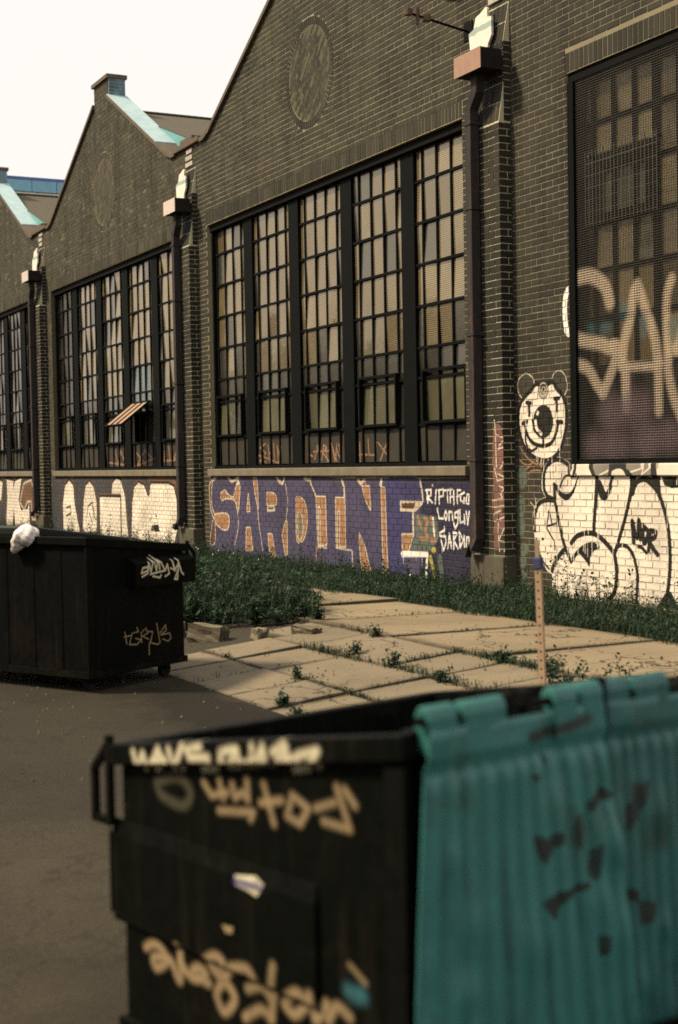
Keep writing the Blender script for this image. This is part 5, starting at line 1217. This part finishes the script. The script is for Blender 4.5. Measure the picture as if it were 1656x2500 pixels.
def make_bin(name, loc, rz, s, Ls, Wd, Hr, Hf, mat, label, sleeve=(.46, .735, .22, .08), b0=.12):
    """front-loading bin. local x runs from the hinge side to the low front, local y*s across; z up from the street"""
    root = empty(name, loc, rz); tag(root, label, 'dumpster', 'dumpsters on the street')
    t = .012
    def Y(y): return s*y
    def q(pts): return [(x, Y(y), z) for x, y, z in pts]
    body = MB()
    def slabq(o_, i_):         # a thick panel from outer and inner quads
        body.hexa(q(o_)+q(i_))
    slabq([(0, 0, b0), (Ls, 0, b0), (Ls, 0, Hf), (0, 0, Hr)], [(0, t, b0), (Ls, t, b0), (Ls, t, Hf), (0, t, Hr)])
    slabq([(0, Wd, b0), (Ls, Wd, b0), (Ls, Wd, Hf), (0, Wd, Hr)], [(0, Wd-t, b0), (Ls, Wd-t, b0), (Ls, Wd-t, Hf), (0, Wd-t, Hr)])
    slabq([(0, t, b0), (0, Wd-t, b0), (0, Wd-t, Hr), (0, t, Hr)], [(t, t, b0), (t, Wd-t, b0), (t, Wd-t, Hr), (t, t, Hr)])
    slabq([(Ls, t, b0), (Ls, Wd-t, b0), (Ls, Wd-t, Hf), (Ls, t, Hf)], [(Ls-t, t, b0), (Ls-t, Wd-t, b0), (Ls-t, Wd-t, Hf), (Ls-t, t, Hf)])
    slabq([(t, t, b0), (Ls-t, t, b0), (Ls-t, Wd-t, b0), (t, Wd-t, b0)], [(t, t, b0+t), (Ls-t, t, b0+t), (Ls-t, Wd-t, b0+t), (t, Wd-t, b0+t)])
    body.build('body', mat, root)
    # rolled rim round the mouth
    rim = MB(); rw, rh = .030, .058
    def rail(p0, p1, nx, ny):
        (x0, y0, z0), (x1, y1, z1) = p0, p1
        rim.hexa(q([(x0-nx*.004, y0-ny*.004, z0-rh), (x1-nx*.004, y1-ny*.004, z1-rh), (x1+nx*rw, y1+ny*rw, z1-rh), (x0+nx*rw, y0+ny*rw, z0-rh),
                    (x0-nx*.012, y0-ny*.012, z0+.006), (x1-nx*.012, y1-ny*.012, z1+.006), (x1+nx*rw, y1+ny*rw, z1+.006), (x0+nx*rw, y0+ny*rw, z0+.006)]))
    rail((-.03, 0, Hr), (Ls+.03, 0, Hf), 0, -1); rail((-.03, Wd, Hr), (Ls+.03, Wd, Hf), 0, 1); rail((0, .0, Hr+.002), (0, Wd, Hr+.002), -1, 0); rail((Ls, .0, Hf+.002), (Ls, Wd, Hf+.002), 1, 0)
    rim.build('rim', mat, root, bevel=.006)
    # fork sleeves
    for yo, sg in ((0, -1), (Wd, 1)):
        sl = MB(); d = sleeve[3]; z0, z1 = sleeve[:2]; xa, xb = Ls*sleeve[2], Ls+.05
        P = lambda x, dd, z: (x, Y(yo+sg*dd), z)
        sl.hexa([P(xa, .002, z0), P(xb, .002, z0), P(xb, d, z0), P(xa, d, z0), P(xa, .002, z1), P(xb, .002, z1), P(xb, d, z1-.05), P(xa, d, z1-.05)])
        o = sl.build('fork_sleeve', mat, root, bevel=.008)
        sl = MB(); sl.hexa([P(xb+.002, .02, z0+.02), P(xb+.004, .02, z0+.02), P(xb+.004, d-.015, z0+.02), P(xb+.002, d-.015, z0+.02), P(xb+.002, .02, z1-.03), P(xb+.004, .02, z1-.03), P(xb+.004, d-.015, z1-.075), P(xb+.002, d-.015, z1-.075)])
        sl.build('sleeve_mouth', M_DARKIN, o)
    # corner post and stiffening ribs
    st = MB(); st.hexa(q([(-.018, -.018, b0), (.05, -.018, b0), (.05, .0, b0), (-.018, .0, b0), (-.018, -.018, Hr-.07), (.05, -.018, Hr-.08), (.05, 0, Hr-.08), (-.018, 0, Hr-.07)]))
    st.build('corner_post', M_RIM, root)
    rb = MB()
    for k in range(1, 6):
        yk = Wd*k/6; rb.hexa(q([(-.008, yk-.035, b0+.05), (0, yk-.05, b0+.05), (0, yk+.05, b0+.05), (-.008, yk+.035, b0+.05), (-.008, yk-.035, Hr-.10), (0, yk-.05, Hr-.10), (0, yk+.05, Hr-.10), (-.008, yk+.035, Hr-.10)]))
    rb.build('stiffener', mat, root)
    bt = MB(); bt.hexa(q([(-.02, -.02, b0-.005), (Ls+.02, -.02, b0-.005), (Ls+.02, Wd+.02, b0-.005), (-.02, Wd+.02, b0-.005), (-.02, -.02, b0+.045), (Ls+.02, -.02, b0+.045), (Ls+.02, Wd+.02, b0+.045), (-.02, Wd+.02, b0+.045)])); bt.build('bottom_rail', M_RIM, root)
    # lifting loop at the low corner
    lp = MB(); zc = Hf-.14; xo = Ls+.03
    for a in ((xo, xo+.022, zc-.10, zc+.17), (xo+.085, xo+.107, zc-.10, zc+.06), (xo+.022, xo+.085, zc-.10, zc-.075)):
        lp.hexa(q([(a[0], -.03, a[2]), (a[1], -.03, a[2]), (a[1], -.01, a[2]), (a[0], -.01, a[2]), (a[0], -.03, a[3]), (a[1], -.03, a[3]), (a[1], -.01, a[3]), (a[0], -.01, a[3])]))
    lp.hexa(q([(xo+.022, -.03, zc+.12), (xo+.107, -.03, zc+.035), (xo+.107, -.01, zc+.035), (xo+.022, -.01, zc+.12), (xo+.022, -.03, zc+.15), (xo+.107, -.03, zc+.065), (xo+.107, -.01, zc+.065), (xo+.022, -.01, zc+.15)]))
    lp.build('lifting_loop', mat, root)
    for x in (.12, Ls-.12):
        for y in (.12, Wd-.12):
            wr = b0/2-.002; c = MB(); c.tube([(x, Y(y)-.022, wr), (x, Y(y)+.022, wr)], wr, 16); wh = c.build('caster', M_RUB, root)
            c = MB(); c.box(x-.04, x+.04, Y(y)-.035, Y(y)-.026, wr, b0-.006); c.box(x-.04, x+.04, Y(y)+.026, Y(y)+.035, wr, b0-.006); c.box(x-.05, x+.05, Y(y)-.045, Y(y)+.045, b0-.018, b0-.006); c.build('caster_fork', M_RIM, wh)
    return root
M_ND = rusty('near_bin_paint', (.0026, .0034, .0025), (.011, .009, .0055), .55, .5, IM_ND, (-1, .035), 2.4)
M_MD = rusty('far_bin_paint', (.0018, .0026, .0022), (.0075, .0048, .0032), .52, .6, IM_MD, (1, .035), 2.0)
NB = make_bin('dumpster', (-2.826, -7.92, -.18), R(-167.075), -1, 1.235, 1.28, 1.108, .905, M_ND, 'near dark green dumpster with open teal lids hanging down, covered in pale tags', (.38, .69, .26, .014), .05)
MDm = make_bin('dumpster', (-10.549, -6.305, -.18), R(117.72), 1, 1.10, 1.85, 1.195, 1.085, M_MD, 'black dumpster beside the weeds, two pale tags on its side panel', (.78, 1.02, .40, .10))
# hanging ribbed lids on the near bin
M_LID1 = lid_mat('teal_lid_plastic', (.034, .165, .152), IM_LID, -1); M_LID2 = lid_mat('teal_lid_plastic_dull', (.023, .118, .113), IM_LID, -1)
def hang_lid(y0, y1, ztop_a, ztop_b, tilt, sag, mat, seed, name_label, flare=0.0):
    rr = random.Random(seed); n, mrow = 132, 46; mb = MB(); Lh = .86
    dents = [(rr.random(), rr.random(), rr.uniform(.005, .015)*rr.choice((-1, 1)), rr.uniform(.04, .12)) for _ in range(18)]
    for j in range(mrow+1):
        v = j/mrow
        for i in range(n+1):
            u = i/n; y = y0+(y1-y0)*u+(u-.5)*flare*v; z = ztop_a+(ztop_b-ztop_a)*u-v*Lh
            rib = 0
            if v > .115:
                ph = (u*11.0) % 1.0; prof = max(0, min(1, (min(ph, 1-ph)-.16)/.07)); fade = min(1, (v-.115)/.03)*min(1, (1-v)/.04+.2)
                rib = .012*prof*fade
            elif v > .095: rib = -.006
            else: rib = .010
            out = .055+tilt*v+sag*math.sin(math.pi*u)*v+rib+.004*math.sin(u*5+v*3+seed)*v
            for du, dv, amp, rad in dents: out += amp*math.exp(-((u-du)**2+(v-dv)**2)/(rad*rad)*1.6)
            mb.v.append((-out, -y, z))
    for j in range(mrow):
        for i in range(n):
            a = j*(n+1)+i; mb.f.append((a, a+1, a+n+2, a+n+1)); mb.mi.append(0)
    o = mb.build('lid', mat, NB, smooth=True, fix=False); md = o.modifiers.new('thick', 'SOLIDIFY'); md.thickness = .006; md.offset = 1
    o['label'] = name_label
    ku = [(0.0, .15), (.19, .42), (.70, .84), (.86, 1.0)]
    for a, b in ku:
        ya, yb = y0+(y1-y0)*a, y0+(y1-y0)*b; zt = ztop_a+(ztop_b-ztop_a)*(a+b)/2; k = MB(); prof = []
        for t in range(9):
            an = math.pi*(t/8)-.25; prof.append((-.040-.026*math.cos(an)+.0, zt+.020+.036*math.sin(an)))
        prof += [(-.012, zt-.03), (-.068, zt-.075)]
        nn = len(k.v); kk = len(prof)
        k.v += [(x_, -ya, z_) for x_, z_ in prof]+[(x_, -yb, z_) for x_, z_ in prof]
        k.f += [tuple(range(kk)), tuple(range(2*kk-1, kk-1, -1))]+[(i, kk+i, kk+(i+1) % kk, (i+1) % kk) for i in range(kk)]; k.mi += [0]*(kk+2)
        k.build('hinge_knuckle', mat, o, bevel=.005)
hang_lid(.02, .632, 1.118, 1.112, .050, .004, M_LID1, 3, 'brighter teal ribbed lid with black marks', .20); hang_lid(.648, 1.26, 1.112, 1.085, .045, .004, M_LID2, 8, 'duller teal ribbed lid')
rod = MB(); rod.tube([(-.045, .0, 1.140), (-.045, -.64, 1.132), (-.045, -1.27, 1.075)], .011, 10); rod.build('hinge_rod', M_RIM, NB)
for yk in (.30, .36, .64):
    MB().box(-.06, -.02, -yk-.012, -yk+.012, 1.08, 1.175).build('hinge_lug', M_RIM, NB, bevel=.006)
# closed lid on the far bin
lid2 = MB(); lid2.hexa([(-.03, .62, 1.20), (1.14, .62, 1.09), (1.14, 1.87, 1.09), (-.03, 1.87, 1.20), (-.03, .62, 1.285), (1.14, .62, 1.13), (1.14, 1.87, 1.13), (-.03, 1.87, 1.285)])
l_ = lid2.build('lid', simple('dark_lid_plastic', (.012, .018, .016), .45), MDm, bevel=.02)

# ---- white refuse bag caught under the lid
bm = bmesh.new(); bmesh.ops.create_icosphere(bm, subdivisions=5, radius=1)
for v in bm.verts:
    p = v.co.copy(); ph = math.atan2(p.y, p.x)
    cr = .07*math.sin(3*ph+3*p.z)+.04*math.sin(7*ph-4*p.z+1)+.02*math.sin(13*ph+6*p.z)+.02*math.sin(9*p.z+3*p.x*4)
    droop = -.75*max(0, -p.x)**1.2
    v.co = Vector((p.x*.125*(1+cr), p.y*.085*(1+cr), (p.z*.085*(1+cr))+droop*.16))
me = bpy.data.meshes.new('refuse_bag'); bm.to_mesh(me); bm.free()
mbag = NT('white_plastic_bag'); mbag.col(mbag.mix(mbag.noise(14, 4, coord='obj'), (.62, .55, .50), (.84, .80, .76))).rough(.4); mbag.bump(mbag.noise(26, 6, .6, coord='obj'), .5, .02)
me.materials.append(mbag.m); me.polygons.foreach_set('use_smooth', [True]*len(me.polygons))
bag = link('refuse_bag', me); bag.location = (-11.11, -6.63, 1.03); bag.rotation_euler = (0, 0, R(35))
tag(bag, 'white plastic bag spilling over the rim of the black dumpster', 'bag')

# ---- perforated sign post without its sign
post = empty('sign_post', (-6.95, -4.62, ground_z(-4.62)-.05)); post.rotation_euler = (R(.6), R(-1.3), R(27))
tag(post, 'bare leaning tan metal post with a blue taped top, standing on the pavement', 'post')
mb = MB(); mb.box(-.020, .020, -.004, .0, 0, 1.13); mb.box(-.020, -.016, 0, .016, 0, 1.13); mb.box(.016, .020, 0, .016, 0, 1.13)
mb.build('channel', simple('post_tan', (.36, .25, .16), .65, var=.3, scale=20), post)
mb = MB()
for i in range(21):
    c = .05+i*.052; mb.tube([(0, -.0050, c), (0, -.0042, c)], .0065, 8)
mb.build('bolt_hole', M_DARKIN, post)
mb = MB(); mb.box(-.026, .026, -.012, .022, 1.06, 1.13); mb.build('blue_band', simple('blue_tape', (.045, .05, .12), .6), post, bevel=.006)
mb = MB(); mb.box(-.013, .013, -.004, .008, 1.13, 1.235); mb.build('post_tip', simple('post_tip_tan', (.30, .23, .15), .7), post)
mb = MB()
for z_ in (.62, .66, .74, .86): mb.box(-.032, -.021, -.006, .004, z_, z_+.010)
mb.build('bolt', M_LINTEL, post)

# ---- kerb stones edging the weedy bed
M_ST = M_STONE
STN = [(-13.35, -4.62, .34, .20, 'broken kerb stone nearest the black dumpster, at the corner of the weedy bed'), (-12.72, -4.46, .30, .19, 'second kerb stone along the weedy bed, with a rounded end'), (-12.25, -4.12, .20, .12, 'small grey stone at the tip of the weedy bed'), (-13.95, -4.76, .30, .18, 'kerb stone half hidden behind the black dumpster'), (-12.0, -3.75, .24, .10, 'flat low stone where the weeds meet the paving')]
for i, (x, y, L_, H_, lb) in enumerate(STN):
    rr = random.Random(i+5); bm = bmesh.new(); bmesh.ops.create_cube(bm, size=1); bmesh.ops.subdivide_edges(bm, edges=bm.edges, cuts=3, use_grid_fill=True)
    for v in bm.verts:
        p = v.co; k = 1-.16*(max(abs(p.x), abs(p.y), abs(p.z))*2*0+(p.length-.5)*.9)
        v.co = Vector((p.x*L_*1.25*k, p.y*L_*.55*k, p.z*H_*k))+Vector((rr.uniform(-1, 1), rr.uniform(-1, 1), rr.uniform(-1, 1)))*.012
    me = bpy.data.meshes.new('kerb_stone'); bm.to_mesh(me); bm.free(); me.materials.append(M_ST)
    o = link('kerb_stone', me); o.location = (x, y, ground_z(y)+H_*.12); o.rotation_euler = (rr.uniform(-.1, .1), rr.uniform(-.1, .1), R(rr.uniform(-12, 40)))
    tag(o, lb, 'stone', 'kerb stones edging the weedy bed')

# ================================================================== vegetation
def leaf_mat(name, a, b, tr=.25):
    m = NT(name); c = m.ramp(m.isl(), [(0, a), (.5, tuple((p+q)/2 for p, q in zip(a, b))), (.93, b), (.965, (.11, .105, .04)), (1, (.14, .11, .055))]); c = m.mix(m.math('MULTIPLY', m.noise(1.3, 3), .6), c, tuple(v*.6 for v in a))
    m.col(c).rough(.6); m.set(Specular_IOR_Level=.25)
    tl = m.n('BsdfTranslucent'); m.l(c, tl.inputs[0]); mixs = m.n('MixShader'); mixs.inputs[0].default_value = tr
    m.l(m.b.outputs[0], mixs.inputs[1]); m.l(tl.outputs[0], mixs.inputs[2]); m.l(mixs.outputs[0], m.out.inputs[0]); return m.m
M_GRASS = leaf_mat('grass_blades', (.013, .036, .019), (.034, .070, .030)); M_WEED = leaf_mat('weed_leaves', (.011, .030, .018), (.052, .098, .044))
class Plants:
    def __init__(s): s.V = []; s.F = []; s.n = 0
    def add(s, V, F): s.V.append(V); s.F.append(F+s.n); s.n += len(V)
    def blades(s, P, H, bend, wd):
        n = len(P); a = rng.uniform(0, 2*np.pi, n); d = np.stack([np.cos(a), np.sin(a), np.zeros(n)], 1); t = np.stack([-np.sin(a), np.cos(a), np.zeros(n)], 1)
        H = H[:, None]; b = bend[:, None]; w_ = wd[:, None]; up = np.array([0, 0, 1.])
        p1 = P+up*H*.55+d*b*.30; p2 = P+up*H*(1-.25*np.minimum(b/np.maximum(H, .01), 1))+d*b
        V = np.stack([P-t*w_, P+t*w_, p1+t*w_*.8, p1-t*w_*.8, p2], 1).reshape(-1, 3); i = np.arange(n)[:, None]*5
        s.add(V, np.concatenate([i+np.array([[0, 1, 2]]), i+np.array([[0, 2, 3]]), i+np.array([[3, 2, 4]])], 0))
    def leaves(s, P, L):
        """pointed leaves, two triangles each with a fold"""
        n = len(P); a = rng.uniform(0, 2*np.pi, n); e = rng.normal(.25, .45, n)
        d = np.stack([np.cos(a)*np.cos(e), np.sin(a)*np.cos(e), np.sin(e)], 1); t = np.stack([-np.sin(a), np.cos(a), rng.normal(0, .3, n)], 1); L = L[:, None]
        m_ = P+d*L*.5+np.array([0, 0, .06])*L
        V = np.stack([P, m_+t*L*.27, P+d*L, m_-t*L*.27], 1).reshape(-1, 3); i = np.arange(n)[:, None]*4
        s.add(V, np.concatenate([i+np.array([[0, 1, 2]]), i+np.array([[0, 2, 3]])], 0))
    def plant(s, x, y, z, h, spread, nl, ls):
        """stems carrying leaves along their length"""
        ns = max(3, int(nl/14)); a = rng.uniform(0, 2*np.pi, ns); lean = rng.uniform(.1, 1, ns)*spread; hh = h*rng.uniform(.55, 1, ns)
        tips = np.stack([x+np.cos(a)*lean, y+np.sin(a)*lean, z+hh], 1); base = np.array([x, y, z])
        P0 = np.repeat(base[None], ns, 0)+rng.normal(0, .015, (ns, 3))*np.array([1, 1, 0]); s.blades(P0, hh, lean*.9, np.full(ns, .0035))
        k = rng.integers(0, ns, nl); t = rng.uniform(.05, 1, nl)[:, None]; pts = base+(tips[k]-base)*t+rng.normal(0, .015, (nl, 3)); s.leaves(pts, ls*rng.uniform(.6, 1.3, nl))
    def build(s, name, mat):
        V = np.concatenate(s.V); F = np.concatenate(s.F); me = bpy.data.meshes.new(name); nv, nf = len(V), len(F)
        me.vertices.add(nv); me.vertices.foreach_set('co', V.astype(np.float32).ravel()); me.loops.add(nf*3); me.loops.foreach_set('vertex_index', F.astype(np.int32).ravel())
        me.polygons.add(nf); me.polygons.foreach_set('loop_start', np.arange(0, nf*3, 3, dtype=np.int32)); me.polygons.foreach_set('loop_total', np.full(nf, 3, np.int32)); me.update(calc_edges=True); me.validate()
        me.materials.append(mat); return link(name, me)
# the strip of rank grass at the foot of the wall
g = Plants(); N = 52000
x = -6.5-np.abs(rng.uniform(0, 1, N))**1.15*34; edge = -1.62+.12*np.sin(x*1.7)+.08*np.sin(x*4.3+1)
yy_ = edge*rng.uniform(.02, 1.03, N)**.85; clump = .55+.45*np.sin(x*2.1+np.sin(yy_*5)*1.5)*np.sin(x*.7+yy_*3)
Hh = (.04+.12*rng.random(N)**1.3)*(.45+.75*clump)*(1-.45*np.abs(yy_)/1.7)+.05
P = np.stack([x, yy_-.02, np.full(N, -.03)], 1); g.blades(P, Hh, rng.uniform(.02, .14, N), rng.uniform(.0025, .006, N))
Nl = 46000; x = -6.5-np.abs(rng.uniform(0, 1, Nl))**1.15*34; edge = -1.62+.12*np.sin(x*1.7)+.08*np.sin(x*4.3+1); yy_ = edge*rng.uniform(.02, 1.0, Nl)
hz = (.03+.18*rng.random(Nl)*(.55+.45*np.sin(x*3.1+yy_*4)))*(1-.4*np.abs(yy_)/1.7); g.leaves(np.stack([x, yy_-.02, hz], 1), rng.uniform(.018, .045, Nl))
Nd = 500; x = -8-30*rng.random(Nd); g.blades(np.stack([x, -rng.random(Nd)*1.3-.05, np.full(Nd, -.02)], 1), rng.uniform(.2, .5, Nd), rng.uniform(.02, .2, Nd), np.full(Nd, .0022))
grass = g.build('grass', M_GRASS); tag(grass, 'rank dark green grass along the foot of the factory wall', 'grass', kind='stuff')
# taller weeds against the wall
g = Plants()
for k in range(150):
    xx = -8.0-31*random.random(); g.plant(xx, -random.uniform(.05, .8), -.02, random.uniform(.25, .46), random.uniform(.05, .14), 34, .045)
for xx, h in ((-12.95, .62), (-12.75, .5), (-12.55, .45), (-11.6, .42), (-12.2, .4), (-11.95, .45), (-16.9, .4), (-18.2, .36), (-25.9, .7), (-26.4, .6), (-27.2, .5), (-28.8, .7), (-30.1, .65), (-31.6, .7), (-33.2, .75)):
    g.plant(xx, -.22, -.02, h, .15, 60, .05)
wd_ = g.build('wall_weeds', M_WEED); tag(wd_, 'taller leafy weeds growing against the painted wall', 'weeds', kind='stuff')
# weedy bed behind the far bin
g = Plants(); cnt = 0
while cnt < 520:
    xx, yv = random.uniform(-21, -12.2), random.uniform(-4.75, -2.45)
    if xx > -12.55-.9*max(0, (-3.3-yv)) or yv > -2.9-(xx+13.6)*.35: continue
    if xx > -13.2 and yv > -3.2: continue
    edge_ = min(1, (-12.2-xx)/1.2+.35); g.plant(xx, yv, ground_z(yv)-.02, random.choice((.14, .18, .24, .30, .48))*random.uniform(.8, 1.1)*edge_+.04, random.uniform(.10, .30), 110, random.choice((.045, .06, .075))); cnt += 1
Nb = 5000; bx = rng.uniform(-21, -12.6, Nb); by = rng.uniform(-4.7, -2.7, Nb); ok = (bx < -12.6-.9*np.maximum(0, -3.3-by)) & (by < -2.9-(bx+13.6)*.35); bx, by = bx[ok], by[ok]
g.blades(np.stack([bx, by, np.array([ground_z(v) for v in by])-.02], 1), rng.uniform(.12, .55, len(bx)), rng.uniform(.03, .2, len(bx)), rng.uniform(.002, .005, len(bx)))
wb = g.build('weeds', M_WEED); tag(wb, 'dense leafy weeds filling the bed beside the black dumpster', 'weeds', kind='stuff')
# weeds behind the near bin, along the apron
g = Plants()
for k in range(34):
    xx = random.uniform(-8.2, -6.3); yv = -3.45+random.uniform(-.30, .35)+(xx+7.3)*.1
    g.plant(xx, yv, ground_z(yv)-.02, random.uniform(.10, .26), random.uniform(.05, .12), 34, .04)
tag(g.build('weeds', M_WEED), 'low weeds sprouting from the pavement behind the teal lids', 'weeds', kind='stuff')
# grass in the joints
g = Plants()
def joint(x0, y0, x1, y1, n, h=.05, sp=.02):
    t = np.clip(rng.normal(rng.choice(rng.random(5), n), .05), 0, 1); x = x0+(x1-x0)*t+rng.normal(0, sp, n); y = y0+(y1-y0)*t+rng.normal(0, sp, n)
    z = np.array([ground_z(v) for v in y])-.01; g.blades(np.stack([x, y, z], 1), h*rng.uniform(.4, 1.2, n), rng.uniform(.01, .05, n), rng.uniform(.002, .004, n))
    g.leaves(np.stack([x, y, z+rng.uniform(.005, h*.8, n)], 1), rng.uniform(.012, .028, n))
for xj in (-9.5, -11.0, -12.5, -14.0, -8.0): joint(xj, -1.7, xj, -3.35, 90 if xj in (-9.5, -11) else 50, .045)
joint(-12.0, -3.4, -7.2, -3.4, 650, .07, .035); joint(-12.0, -4.09, -7.4, -4.09, 600, .08, .035); joint(-11.5, -4.78, -7.4, -4.78, 260, .05)
for xj in APRON_X[2:9]: joint(xj, -3.4, xj, -5.4, int(rng.choice([0, 40, 160])), .06, .025)
tag(g.build('joint_grass', M_GRASS), 'thin green grass growing along the joints of the paving', 'grass', kind='stuff')
TUFT = [(-9.75, -4.09, .17, 'bushy weed tuft at a joint of the small paving slabs, centre of the pavement'), (-10.55, -4.0, .12, 'low weed tuft on the joint next to the weedy bed'), (-9.2, -3.42, .10, 'weed tuft at the meeting of large and small slabs'), (-8.6, -3.46, .13, 'weed tuft just behind the bare post'), (-8.35, -3.55, .20, 'upright thin weed to the side of the bare post'), (-8.95, -4.12, .12, 'weed tuft in front of the bare post, on the small slabs'), (-10.0, -4.8, .11, 'weed tuft on the apron nearest the street'), (-9.2, -5.3, .09, 'isolated weed sprig by the street edge of the apron'), (-8.7, -5.42, .09, 'last small weed sprig where the apron meets the asphalt'), (-11.1, -3.5, .13, 'spreading weed tuft beside the tip of the weedy bed')]
for x, y, h, lb in TUFT:
    g = Plants(); g.plant(x, y, ground_z(y)-.01, h, h*.6, 150, .038); tag(g.build('weed_tuft', M_WEED), lb, 'weed', 'weed tufts in the paving joints')
# little white flowers
fl = MB()
for k in range(9):
    xx = random.uniform(-24, -9.3); yv = random.uniform(-1.6, -.4); z_ = random.uniform(.12, .24); r_ = random.uniform(.008, .013)
    fl.face([(xx+r_*math.cos(t), yv+r_*.5*math.sin(t), z_+r_*.8*math.sin(t)) for t in np.arange(0, 6.2, .9)])
tag(fl.build('daisies', simple('white_petals', (.72, .70, .62), .6), fix=False), 'tiny white flowers scattered through the wall grass', 'flowers', kind='stuff')
# crumbs of paving and grit
gr = MB()
for k in range(420):
    xx = random.uniform(-13, -4.5); yv = random.uniform(-7.5, -2.0); r_ = random.uniform(.004, .014); z_ = ground_z(yv) if yv > -5.45 else -.18
    gr.tube([(xx, yv, z_), (xx+random.uniform(-.004, .004), yv, z_+r_)], [r_, r_*.55], 5)
tag(gr.build('grit', M_STONE), 'loose grit and crumbs on the paving and street', 'grit', kind='stuff')

# ================================================================== across the street: the long low works that the windows mirror
opp = empty('opposite_works', (-30, -27, -.18)); tag(opp, 'long plain brick works on the far side of the street behind the viewer', 'building')
M_OPP = simple('opposite_brick', (.075, .060, .042), .9, var=.35, scale=2.0)
mb = MB(); mb.box(-60, 70, -12, 0, 0, 8.6); mb.build('wall', M_OPP, opp)
mb = MB(); mb.box(-60.3, 70.3, -12.2, .25, 8.6, 8.9); mb.build('parapet', simple('opposite_coping', (.16, .14, .11), .9), opp)
pm = MB().box(-1.5, 1.5, -.02, .03, -1.3, 1.3).mesh('window', M_GLASS_DARK)
for i in range(24):
    for z_ in (2.6, 6.2):
        o = link('window', pm, opp); o.location = (-55+i*5.0, .0, z_)
